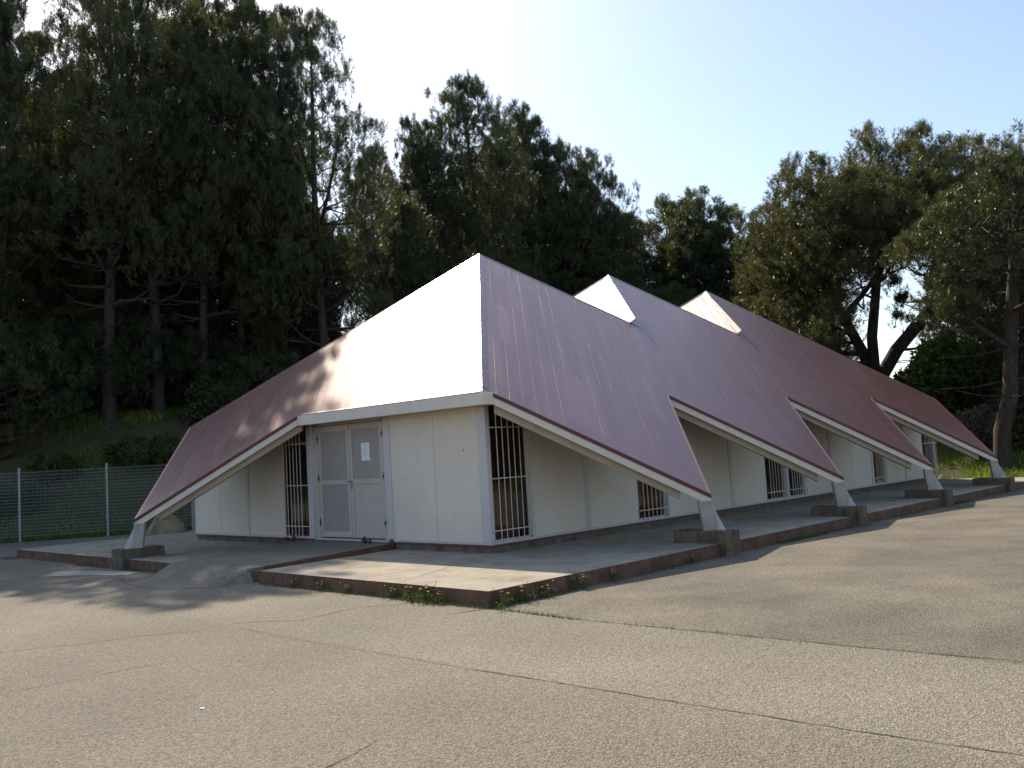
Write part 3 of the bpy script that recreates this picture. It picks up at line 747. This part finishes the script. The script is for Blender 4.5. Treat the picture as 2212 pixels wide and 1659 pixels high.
def conic_clumps(rng,tp,H,cb,Rm,n,prof,rc=(.55,.95),spacing=.75,lobes=0):
    pts=np.array(tp[0]); out=[]; tries=0; lob=[(rng.uniform(0,6.28),rng.uniform(cb,.95),rng.uniform(.5,1.3)) for _ in range(lobes)]
    while len(out)<n and tries<n*40:
        tries+=1; t=cb+(1-cb)*rng.random()**.9; an=rng.uniform(0,6.28)
        k=prof((t-cb)/(1-cb))
        for la,lt,lk in lob:
            g_=math.exp(-((an-la+3.14)%6.28-3.14)**2/.35-((t-lt)/.10)**2); k*=1+g_*(lk-1)
        rr=Rm*k*math.sqrt(rng.uniform(.3,1)); z=H*t
        cx=np.interp(z,pts[:,2],pts[:,0]); cy=np.interp(z,pts[:,2],pts[:,1])
        c=np.array([cx+rr*math.cos(an),cy+rr*math.sin(an),z]); r=rng.uniform(*rc)*(1-.35*t)
        if all(np.linalg.norm((c-np.array(o))*[1,1,.8])>spacing*(r+q)*.75 for o,q in out): out.append((tuple(c),r))
    top=pts[-1]; out.append(((top[0],top[1],top[2]-.4),.5))
    return out
PROTO={}
def proto(kind,seed,H,cb,Rm,n,prof,lean,r0,dens,rc,mats=('needle',),lobes=5,dead=8,L=.20,wd=.024,wig=.3,tri=17,fork=0,spacing=.75):
    rng=np.random.default_rng(seed); tp=trunk_pts(rng,H,lean,wig,r0); limbs=[tp]
    for k in range(fork):
        i=3+k; a=np.array(tp[0][i]); an=rng.uniform(0,6.28); h=H*rng.uniform(.25,.35)
        b=a+np.array([math.cos(an)*Rm*.25,math.sin(an)*Rm*.25,h*.45]); c=a+np.array([math.cos(an)*Rm*.5,math.sin(an)*Rm*.5,h])
        limbs.append(([tuple(a),tuple(b),tuple(c)],[tp[1][i]*.65,tp[1][i]*.45,.04]))
    cl=conic_clumps(rng,tp,H,cb,Rm,n,prof,rc,spacing,lobes)
    PROTO[kind]=(crown_mesh('crown',rng,cl,dens,[M[x] for x in mats],tri,L,wd),wood_mesh('trunk',rng,limbs,cl,dead=dead),H)
egg=lambda s: (math.sin(math.pi*min(1,(s*.86+.14))**.85))**.7+.08
cone=lambda s: (1-s)**.62*(.75+.25*math.sin(9*s+1))+.10 if s>.12 else .55+3.2*s
colm=lambda s: (.55+.45*math.sin(s*7+1))*(1-s)**.35+.15
proto('tallA',11,17,.26,2.9,78,egg,(.8,.3),.23,50,(.75,1.35),fork=2)
proto('tallB',12,17,.24,2.6,88,colm,(-1.0,.5),.22,50,(.7,1.25),fork=2,dead=14)
proto('tallC',13,17,.28,3.4,80,egg,(.5,-.3),.25,50,(.8,1.4),fork=3,lobes=7)
proto('broadA',14,17,.07,4.9,150,cone,(.2,.2),.30,52,(.9,1.5),fork=2,lobes=8,spacing=.7)
proto('broadB',15,14,.05,4.0,130,cone,(-.3,.2),.26,52,(.8,1.35),fork=2,lobes=7,spacing=.7)
proto('midA',16,12,.12,2.9,85,cone,(.3,.1),.2,52,(.65,1.0),lobes=5)
proto('midB',17,12,.08,3.2,95,egg,(-.2,.4),.2,52,(.65,1.05),lobes=6)
proto('scrub',18,9,.05,2.6,60,colm,(.6,-.3),.13,44,(.5,.95),lobes=6,dead=10,spacing=.85)
# big umbrella pine, limbs laid out one by one (local x runs to the camera's right)
def umbrella():
    rng=np.random.default_rng(21)
    limbs=[([(.05,0,-.6),(0,0,.6),(-.05,.1,2.4)],[.42,.33,.28]),
      ([(-.05,.1,2.3),(-.35,.2,3.6),(-.9,.4,5.3),(-1.4,.5,6.9),(-2.0,.6,8.6),(-2.4,.5,10.5)],[.23,.20,.17,.15,.11,.05]),
      ([(-.05,.1,2.3),(-.2,-.2,4.3),(0,-.5,6.6),(.4,-.6,8.5),(.3,-.4,11.2)],[.20,.18,.15,.11,.05]),
      ([(-.05,.1,2.2),(.75,-.1,3.7),(2.05,-.2,5.3),(3.2,-.1,6.8),(3.9,.2,8.2),(4.2,.3,10.2)],[.26,.25,.22,.19,.13,.05]),
      ([(2.05,-.2,5.3),(2.15,-.5,6.7),(2.3,-.8,8.4),(1.9,-.8,10.6)],[.14,.12,.09,.04]),
      ([(2.3,-.2,5.6),(3.6,-.6,6.4),(5.0,-.8,7.3)],[.12,.10,.05]),
      ([(-.9,.4,5.3),(0,.6,6.3),(1.0,.8,7.5),(1.4,1.0,9.2)],[.12,.10,.08,.04]),
      ([(-.9,.4,5.3),(-2.2,.4,6.3),(-3.4,.4,7.3),(-4.2,.2,8.6)],[.13,.11,.08,.04]),
      ([(-.6,.3,4.4),(-2.0,-.6,4.9),(-3.6,-1.0,5.2)],[.09,.07,.03]),
      ([(-1.4,.5,6.9),(-1.5,-1.6,8.0),(-1.8,-2.8,9.0)],[.10,.08,.04]),([(.4,-.6,8.5),(.8,1.6,9.4),(1.2,3.0,10.2)],[.09,.07,.04])]
    out=[]; tries=0
    def okpt(x,y,z):
        e=((x-1.1)/5.2)**2+(y/4.6)**2
        if e>1: return False
        topz=11.75-2.6*e+.7*math.sin(x*1.7+.5)+.4*math.sin(y*2.1+x*3.1)
        if x>0: bot=7.6+.5*math.sin(x*2)
        else:
            bot=7.4 if x>-1.2 else 7.4-(min(1,(-1.2-x)/1.6))*4.6
        if x<-3.45: return False
        if x<-3.0: bot=2.6; topz=min(topz,10.9-(-3-x)*1.2)
        return bot<z<topz
    limbs=[(p_,[q*1.05 for q in r_]) for p_,r_ in limbs]
    while len(out)<250 and tries<30000:
        tries+=1; x,y,z=rng.uniform(-4.0,6.3),rng.uniform(-4.6,4.6),rng.uniform(2.4,13.2)
        if not okpt(x,y,z): continue
        r=rng.uniform(.6,1.0)
        if all(np.linalg.norm(np.array([x,y,z])-np.array(o))>.58*(r+q) for o,q in out): out.append(((x,y,z),r))
    for x,y,z,r in ((1.2,.6,6.1,.5),(.9,-.6,5.2,.45),(3.3,.5,4.4,.5),(-1.7,-.6,3.3,.7),(1.6,.8,4.7,.35),(4.6,-.3,6.6,.6)): out.append(((x,y,z),r))
    PROTO['umbrella']=(crown_mesh('crown',rng,out,64,[M['needle_mid']],18,.185,.023),wood_mesh('trunk',rng,limbs,out,dead=26),13)
umbrella()
def place_tree(kind,x,y,H,rz,label,group,name='pine_tree',zoff=0):
    cm,wm,H0=PROTO[kind]; s=H/(H0*1.045)
    e_=empty(name,(x,y,terrain(x,y)-.1+zoff),rz,label=label,cat='pine tree',group=group); wf=.80 if kind in('tallA','tallB') else .88 if kind=='tallC' else 1.2 if kind in ('scrub','midA','midB') else .95
    e_.scale=(s*wf*random.uniform(.92,1.1),s*wf*random.uniform(.92,1.1),s)
    for nm,me in (('crown',cm),('trunk',wm)):
        o=bpy.data.objects.new(nm,me); COL.objects.link(o); o.parent=e_
    return e_
random.seed(4)

TREES=[
('tallA',-0.52,25.22,18.72,0),
('tallB',0.88,26.9,17.93,1),
('tallA',1.24,25.75,16.83,2),
('tallB',5.77,34.77,14.86,3),
('tallC',3.52,23.33,18.09,4),
('tallA',5.96,27.19,18.66,5),
('tallC',5.2,22.93,18.19,0),
('tallC',6.75,22.4,16.2,3),
('tallB',8.54,28.21,19.5,1),
('tallA',8.42,22.63,17.29,2),
('tallB',12.37,27.28,18.86,3),
('tallB',10.17,22.18,16.97,4),
('tallC',10.84,19.94,17.64,5),
('tallB',15.67,28.75,14.59,0),
('tallC',17.78,26.02,13.11,1),
('tallA',20.43,27.76,13.43,2),
('tallB',19.9,25.61,14.9,3),
('broadA',23.31,23.88,18.63,0),
('broadB',20.2,24.04,13.3,1),
('broadB',15.79,21.23,10.28,2),
('broadB',30.1,26.95,20.67,3),
('broadA',30.13,23.91,18.12,4),
('broadB',33.12,23.41,17.89,5),
('midA',38.35,24.78,14.96,0),
('midB',39.15,23.65,15.98,1),
('midA',38.7,20.71,15.52,2),
('midB',39.53,19.37,14.11,3),
('midA',39.56,17.34,14.37,4),
('midB',39.23,15.85,12.43,5),
('broadB',37.7,12.22,12.01,1),
('midA',35.44,14.46,10.18,0),
('midB',41.27,5.89,7.98,2),
('midA',43.59,5.12,10.04,1),
('midB',34.32,1.12,10.41,3),
('broadB',28.68,-1.05,10.75,4),
('midB',6.84,41.8,15.64,2),
('midA',9.5,39.79,16.45,3),
('midB',14.72,35.15,17.66,0),
('midB',2.92,31.51,9.81,1),
('midB',7.68,28.61,8.84,3),
('midB',10.6,25.42,8.19,5),
('midA',34.51,32.47,20.26,2),
('midB',34.68,29.35,16.87,1),
('midA',34.68,26.26,14.92,3),
('midB',31.28,20.88,11.1,4),
('midA',30.85,33.28,17.0,4),
('midA',31.25,17.48,8.9,2),
('midB',30.97,14.2,7.84,1),
('scrub',1.19,26.28,8.35,0),
('scrub',2.71,27.37,8.92,1),
('scrub',3.08,25.11,7.63,2),
('scrub',4.8,26.05,8.92,3),
('scrub',5.12,24.28,7.43,4),
('scrub',7.0,25.62,8.65,5),
('scrub',7.35,23.78,7.36,0),
('scrub',9.52,25.46,9.07,1),
('scrub',9.9,23.51,6.91,2),
('scrub',12.32,24.97,8.67,3),
('scrub',14.54,25.9,7.83,4),
('scrub',8.79,20.68,6.23,1),
('scrub',-0.16,24.08,9.11,2),
]
NF=17; NM=36
RU=(31.04, 6.25); RE=(22.94, -0.87)
SHRUBS=[
('green', 28.81, 2.17, 1.25, 0.94, 'tall bright green shrub beside the right end of the roof', 'shrubs on the bank behind the pavilion'),
('green', 31.36, 4.0, 1.0, 5.7, 'bright green shrub just above the roof edge, nearer the forked pine', 'shrubs on the bank behind the pavilion'),
('green', 33.86, 2.76, 1.1, 2.55, 'bright green shrub left of the bare dark trunk, further back', 'shrubs on the bank behind the pavilion'),
('grey', 25.14, 0.52, 0.95, 0.04, 'grey-green twiggy shrub left of the thick dark trunk', 'shrubs on the bank behind the pavilion'),
('grey', 24.77, 0.01, 0.9, 3.66, 'grey-green twiggy shrub touching the thick dark trunk', 'shrubs on the bank behind the pavilion'),
('dark', 26.47, -0.47, 1.2, 2.6, 'dark shrub right of the thick bare trunk', 'shrubs on the bank behind the pavilion'),
('dark', 24.66, -1.45, 1.3, 3.55, 'dark shrub cut by the right picture edge', 'shrubs on the bank behind the pavilion'),
('dark', 29.43, 0.08, 1.5, 2.15, 'dark rounded shrub further back behind the bare trunk', 'shrubs on the bank behind the pavilion'),
('green', 32.17, 1.43, 0.9, 1.2, 'green shrub behind the bare trunk in shade', 'shrubs on the bank behind the pavilion'),
('low', -0.39, 21.54, 1.0, 1.4, 'low shrub on the wooded bank, first from the left', 'shrubs on the wooded bank'),
('low', 1.09, 22.11, 0.9, 4.7, 'low shrub on the wooded bank, second from the left', 'shrubs on the wooded bank'),
('low', 3.35, 20.91, 1.0, 3.45, 'low shrub on the wooded bank, third from the left', 'shrubs on the wooded bank'),
('low', 4.16, 20.33, 1.0, 3.5, 'low shrub on the wooded bank, fourth from the left', 'shrubs on the wooded bank'),
('dark', 6.48, 21.41, 1.1, 4.5, 'dark shrub on the wooded bank, fifth from the left', 'shrubs on the wooded bank'),
('dark', 9.81, 24.15, 1.2, 1.8, 'dark shrub on the wooded bank, sixth from the left', 'shrubs on the wooded bank'),
('green', 13.07, 25.67, 1.2, 2.8, 'bright shrub on the wooded bank, seventh from the left', 'shrubs on the wooded bank'),
('green', 14.69, 25.8, 0.8, 1.0, 'bright shrub on the wooded bank, eighth from the left', 'shrubs on the wooded bank'),
('green', 16.66, 26.86, 0.7, 5.65, 'bright shrub on the wooded bank, ninth from the left', 'shrubs on the wooded bank'),
('dark', 2.76, 27.35, 1.6, 1.0, 'dark shrub in the undergrowth beneath the pines', 'undergrowth shrubs beneath the pines'),
('dark', 0.67, 25.92, 1.5, 0.0, 'dark shrub in the undergrowth beneath the pines', 'undergrowth shrubs beneath the pines'),
('dark', 5.33, 27.45, 1.6, 4.8, 'dark shrub in the undergrowth beneath the pines', 'undergrowth shrubs beneath the pines'),
('dark', 5.07, 29.7, 1.6, 0.6, 'dark shrub in the undergrowth beneath the pines', 'undergrowth shrubs beneath the pines'),
('dark', 6.81, 26.82, 1.6, 2.1, 'dark shrub in the undergrowth beneath the pines', 'undergrowth shrubs beneath the pines'),
('dark', 9.21, 27.88, 1.6, 5.4, 'dark shrub in the undergrowth beneath the pines', 'undergrowth shrubs beneath the pines'),
('dark', 11.77, 28.78, 1.6, 2.7, 'dark shrub in the undergrowth beneath the pines', 'undergrowth shrubs beneath the pines'),
]

LOOK={'tallA':'tall slender pine','tallB':'tall ragged narrow pine','tallC':'tall pine with lobed top','broadA':'broad cone-shaped pine','broadB':'bushy low-boughed pine','midA':'medium pointed pine','midB':'medium round-topped pine','scrub':'small ragged understorey pine'}
ORD=['first','second','third','fourth','fifth','sixth','seventh','eighth','ninth','tenth','eleventh','twelfth','thirteenth','fourteenth','fifteenth']
ORD+=['sixteenth','seventeenth','eighteenth','nineteenth','twentieth']
def azim(x,y): return -math.atan2(y-CAM.y,x-CAM.x)
def rowof(i): return 'front' if i<NF else ('mid' if i<NM else 'rear')
rank={}
for i,(kind,x,y,H,v) in enumerate(TREES):
    same=[j for j,t in enumerate(TREES) if t[0]==kind and rowof(j)==rowof(i)]
    rank[i]=sorted(same,key=lambda j:azim(TREES[j][1],TREES[j][2])).index(i)
for i,(kind,x,y,H,v) in enumerate(TREES):
    row=rowof(i); k=rank[i]
    where={'front':'on the bank behind the fence','mid':'behind the roof','rear':'deep in the wood'}[row]
    grp={'front':'pines on the bank behind the fence','mid':'pines behind the pavilion','rear':'pines deep in the wood'}[row]
    if kind=='scrub': where='beneath the tall ones'; grp='small pines beneath the tall ones'
    place_tree(kind,x,y,H,v*1.05+i*.37,'%s %s, %s such from the left'%(LOOK[kind],where,ORD[k]),grp)
# right-hand pines on the grass bank
ux,uy=RU; um=place_tree('umbrella',ux,uy,13.0,R(44.0-90+8),'large spreading umbrella pine with forked trunk at the right end of the roof','pines behind the pavilion',zoff=.2); um.scale=(1.28,1.2,1.05)
# pine at the right edge: bare curved trunk in front, crown above the frame edge
rng=np.random.default_rng(33)
tp=([(.15,0,-.5),(.05,0,.3),(.12,.05,1.5),(.42,.1,2.7),(.55,0,4.4),(.75,.1,6.4),(1.0,.2,8.6),(1.2,.2,10.6)],[.33,.26,.24,.22,.20,.17,.11,.04])
lb=[tp,([(.55,0,4.4),(-.2,-.3,5.2),(-.9,-.5,6.2)],[.10,.08,.03]),([(.75,.1,6.4),(1.8,.3,7.2),(2.8,.4,8.3)],[.1,.08,.03])]
cl=conic_clumps(rng,tp,10.6,.50,3.0,70,egg,(.6,.95),.7,4); cl+= [((1.9,.3,4.4),.5),((2.4,.1,3.9),.5),((-.9,.1,5.4),.5)]
PROTO['edge']=(crown_mesh('crown',rng,cl,68,[M['needle']],17,.19,.023),wood_mesh('trunk',rng,lb,cl,dead=10),10.6)
e_=place_tree('edge',RE[0],RE[1],10.6,R(44-90-27),'pine with thick dark bare trunk on the grass at the right edge','pines behind the pavilion'); e_.scale=(1.12,1.1,.93)

# ------------------------------------------------------------------ shrubs
def leaf_tris(rng,P,A,L,wd,K=5):
    return tufts(rng,P,A,K,L,wd,ax=.1,sp=1.1)
def shrub_mesh(seed,rx,rz,n,mt,L=.12,wd=.07,lob=7):
    rng=np.random.default_rng(seed); C=[]; Rr=[]
    for _ in range(lob):
        an=rng.uniform(0,6.28); k=rng.uniform(.2,.75); C.append((math.cos(an)*rx*k,math.sin(an)*rx*k,rz*rng.uniform(.25,.78))); Rr.append(rx*rng.uniform(.3,.5))
    V=[]
    for c,r in zip(C,Rr):
        k=n//lob; u=unit(rng.normal(size=(k,3))); rr=rng.uniform(.5,1,(k,1))**.6; lump=1+.25*np.sin(u[:,:1]*7+seed)*np.cos(u[:,1:2]*6)
        P=np.array(c)+u*rr*lump*np.array([r,r,r*1.1]); P[:,2]=np.maximum(P[:,2],.03); V.append(leaf_tris(rng,P,u+np.array([0,0,.4]),L,wd))
    fol=tri_mesh('foliage',np.vstack(V),[M[mt]])
    m=MB()
    for c,r in zip(C,Rr):
        for _ in range(2):
            b=(rng.normal()*.06,rng.normal()*.06,-.15); e=(c[0]+rng.normal()*r*.3,c[1]+rng.normal()*r*.3,c[2]+rng.normal()*r*.2)
            mid=tuple((p+q)/2+rng.normal()*.06 for p,q in zip(b,e)); m.tube([b,mid,e],[.03,.02,.008],5)
    st=bpy.data.meshes.new('stems'); st.from_pydata(m.v,[],m.f); st.materials.append(M['bark']); st.update()
    return fol,st
SH={'green':shrub_mesh(41,2.0,3.2,4200,'shrub',.16,.10,11),'grey':shrub_mesh(42,1.0,1.4,3000,'greyshrub',.09,.05,8),'dark':shrub_mesh(43,1.2,1.7,4500,'needle_mid',.10,.05,11),'low':shrub_mesh(44,.9,.7,1800,'weed',.12,.05,7)}
def shrub(kind,x,y,s,rz,label,group,cat='shrub'):
    e_=empty('shrub',(x,y,terrain(x,y)-.03),rz,label=label,cat=cat,group=group); e_.scale=(s,s,s)
    for nm,me in zip(('foliage','stems'),SH[kind]):
        o=bpy.data.objects.new(nm,me); COL.objects.link(o); o.parent=e_
ug=sorted([i for i,a_ in enumerate(SHRUBS) if a_[6].startswith('undergrowth')],key=lambda i:azim(SHRUBS[i][1],SHRUBS[i][2]))
for i,a_ in enumerate(SHRUBS):
    a_=list(a_)
    if i in ug: a_[5]='dark undergrowth shrub beneath the pines, %s such from the left'%ORD[ug.index(i)]
    shrub(*a_)

# ------------------------------------------------------------------ grass and weeds
def blades(rng,XY,h,wd,zf,lean=.5):
    n=len(XY); z=np.array([zf(x,y) for x,y in XY]); P=np.column_stack([XY,z-.02])
    an=rng.uniform(0,6.28,n); s=np.column_stack([np.cos(an),np.sin(an),np.zeros(n)])*(wd*rng.uniform(.6,1.3,n))[:,None]/2
    t=np.column_stack([rng.normal(size=n)*lean,rng.normal(size=n)*lean,np.ones(n)])*(h*rng.uniform(.4,1.3,n))[:,None]
    return np.stack([P-s,P+s,P+t],1).reshape(-1,3)
rng=np.random.default_rng(5)
xy=np.column_stack([rng.uniform(20.6,36,120000),rng.uniform(-16,10,120000)])
near=np.exp(-np.maximum(0,xy[:,0]-24)/7); xy=xy[rng.random(len(xy))<near]
den=np.array([mn.noise(Vector((x*.7,y*.7,0))) for x,y in xy]); xy=xy[(den>-.35)]
me=tri_mesh('grass',blades(rng,xy,.20,.035,terrain),[M['grass']]); go=bpy.data.objects.new('grass',me); COL.objects.link(go); tag(go,'bright green grass covering the bank at the right end','grass',kind='stuff')
# rough growth on the left bank and along the fence foot
xy=np.column_stack([rng.uniform(-14,20,90000),rng.uniform(14,33,90000)])
keep=[(y-fence_y(x))>.1 and mn.noise(Vector((x*.45,y*.45,7)))>-.12 for x,y in xy]; xy=xy[np.array(keep)]
me=tri_mesh('bank_grass',blades(rng,xy,.26,.04,terrain,.7),[M['grass']]); go=bpy.data.objects.new('bank_grass',me); COL.objects.link(go); tag(go,'rough grass growing over the shaded wooded bank','grass',kind='stuff')
# weeds in the kerb foot and the green joint
pts=[]
def along(a,b,n,sd_=.03,q=None):
    for _ in range(n):
        t=rng.random(); pts.append((a[0]+(b[0]-a[0])*t+rng.normal()*sd_,a[1]+(b[1]-a[1])*t+rng.normal()*sd_))
along((-2.92,-2.9),(-2.92,-.9),240,.02); along((-2.92,-2.9),(-1.2,-2.92),420,.025); along((-.2,-2.93),(1.9,-2.92),160,.015)
along((3.9,-2.93),(5.6,-2.93),700,.035); along((5.6,-2.93),(6.7,-2.92),120,.02); along((8.5,-2.93),(11.4,-2.92),120,.02); along((12.2,-2.95),(13.4,-2.93),500,.04)
along((-2.92,4.95),(-2.92,6.9),160,.02); along((-2.92,6.3),(-2.92,7.0),240,.04); along((-2.95,7.5),(-2.93,9.5),200,.02); along((-2.96,8.5),(-2.93,9.3),260,.05); along((-3.0,12.6),(-3.1,13.3),220,.1)
along((-2.88,-3.0),(-2.95,-4.2),240,.02); along((-2.95,-4.2),(-2.88,-6.8),110,.012); along((-2.9,.6),(-2.95,1.9),60,.015); along((-2.96,-1.4),(-2.95,-2.2),260,.035); along((-2.93,-2.9),(-2.92,2.0),420,.015)
xy=np.array(pts); Vv=blades(rng,xy,.055,.008,lambda x,y:GZ+.015,.8)
me=tri_mesh('kerb_weeds',Vv,[M['weed']]); go=bpy.data.objects.new('kerb_weeds',me); COL.objects.link(go); tag(go,'small green weeds along the foot of the concrete kerb','weeds',kind='stuff')
# flowering weeds leaning out from the kerb
def flower_weed():
    rng=np.random.default_rng(8); e_=empty('flowering_weed',(0,0,0),0,label='x',cat='weed',group='yellow flowering weeds along the kerb')
    m=MB(); heads=[]
    for i in range(7):
        an=rng.uniform(0,6.28); l=rng.uniform(.10,.24); d=np.array([math.cos(an)*rng.uniform(.2,.7),math.sin(an)*rng.uniform(.2,.7),1]); d/=np.linalg.norm(d)
        a=np.zeros(3); b=d*l*.5+np.array([0,0,.01]); c=d*l; m.tube([a,b,c],[.0035,.0028,.002],4)
        if i<4: heads.append(c)
    m.build('stems',M['weed'],e_)
    P=rng.normal(size=(34,3))*np.array([.05,.05,.035])+np.array([0,0,.06]); P[:,2]=np.abs(P[:,2])
    me=tri_mesh('leaves',tufts(rng,P,unit(P),3,.05,.012,.02,1),[M['weed']]); o=bpy.data.objects.new('leaves',me); COL.objects.link(o); o.parent=e_
    for c in heads:
        f=MB(); r=.016
        for k in range(7):
            a0=k*.898; f.add([(0,0,.004),(math.cos(a0-.3)*r,math.sin(a0-.3)*r,.007),(math.cos(a0)*r*1.25,math.sin(a0)*r*1.25,.003),(math.cos(a0+.3)*r,math.sin(a0+.3)*r,.007)],[(0,1,2,3)])
        f.tube([(0,0,-.004),(0,0,.008)],[.007,.006],6); o=f.build('flower',M['flower'],e_); o.location=tuple(c)
    return e_
fw=flower_weed(); first=True
FW=[(-2.93,-1.15,'by the left end of the long kerb'),(-2.93,-1.55,'in the thick patch of the left kerb'),(-2.94,-1.85,'beside the thick patch, nearer the corner'),(-2.95,-2.05,'just left of the kerb corner'),
    (-2.70,-2.94,'just right of the kerb corner'),(-2.35,-2.95,'second right of the kerb corner'),(-2.0,-2.95,'third right of the kerb corner'),(-1.35,-2.94,'where the shadow begins on the right kerb'),(-2.96,-3.15,'at the start of the mossy joint'),
    (-2.93,1.1,'alone at the far left end of the front kerb'),(-2.93,.45,'second from the left end of the front kerb'),(-2.93,-.15,'third from the left end of the front kerb'),(-.6,-2.93,'in the shaded right kerb, before the first foot'),(1.2,-2.93,'near the first concrete footing')]
for i,(x,y,wh) in enumerate(FW):
    o=fw if i==0 else copy_tree(fw); o.location=(x,y,GZ+.003); o.rotation_euler=(0,0,i*1.7); s=[.8,1.1,1.2,.9,1,1.15,.9,1.1,.5,.7,.8,.7,.8,.8][i]; o.scale=(s,s,s)
    o['label']='small yellow flowering weed '+wh
# pale litter and pebbles on the asphalt
rnd=random.Random(12)
for i,(x,y,s,lab) in enumerate([(-6.93,-4.0,.030,'white scrap of litter on the asphalt in the foreground'),(-6.3,-1.2,.014,'pale pebble on the asphalt left of the long crack')]):
    b_=bmesh.new(); bmesh.ops.create_icosphere(b_,subdivisions=2,radius=s)
    for v in b_.verts: v.co*=1+rnd.uniform(-.25,.25); v.co.z*=.3
    me=bpy.data.meshes.new('litter' if i==0 else 'pebble'); b_.to_mesh(me); b_.free(); me.materials.append(M['paper'] if i==0 else M['mark'])
    o=bpy.data.objects.new(me.name,me); COL.objects.link(o); o.location=(x,y,GZ+.004); o.scale=(.6,.6,.6); tag(o,lab,'litter' if i==0 else 'pebble')
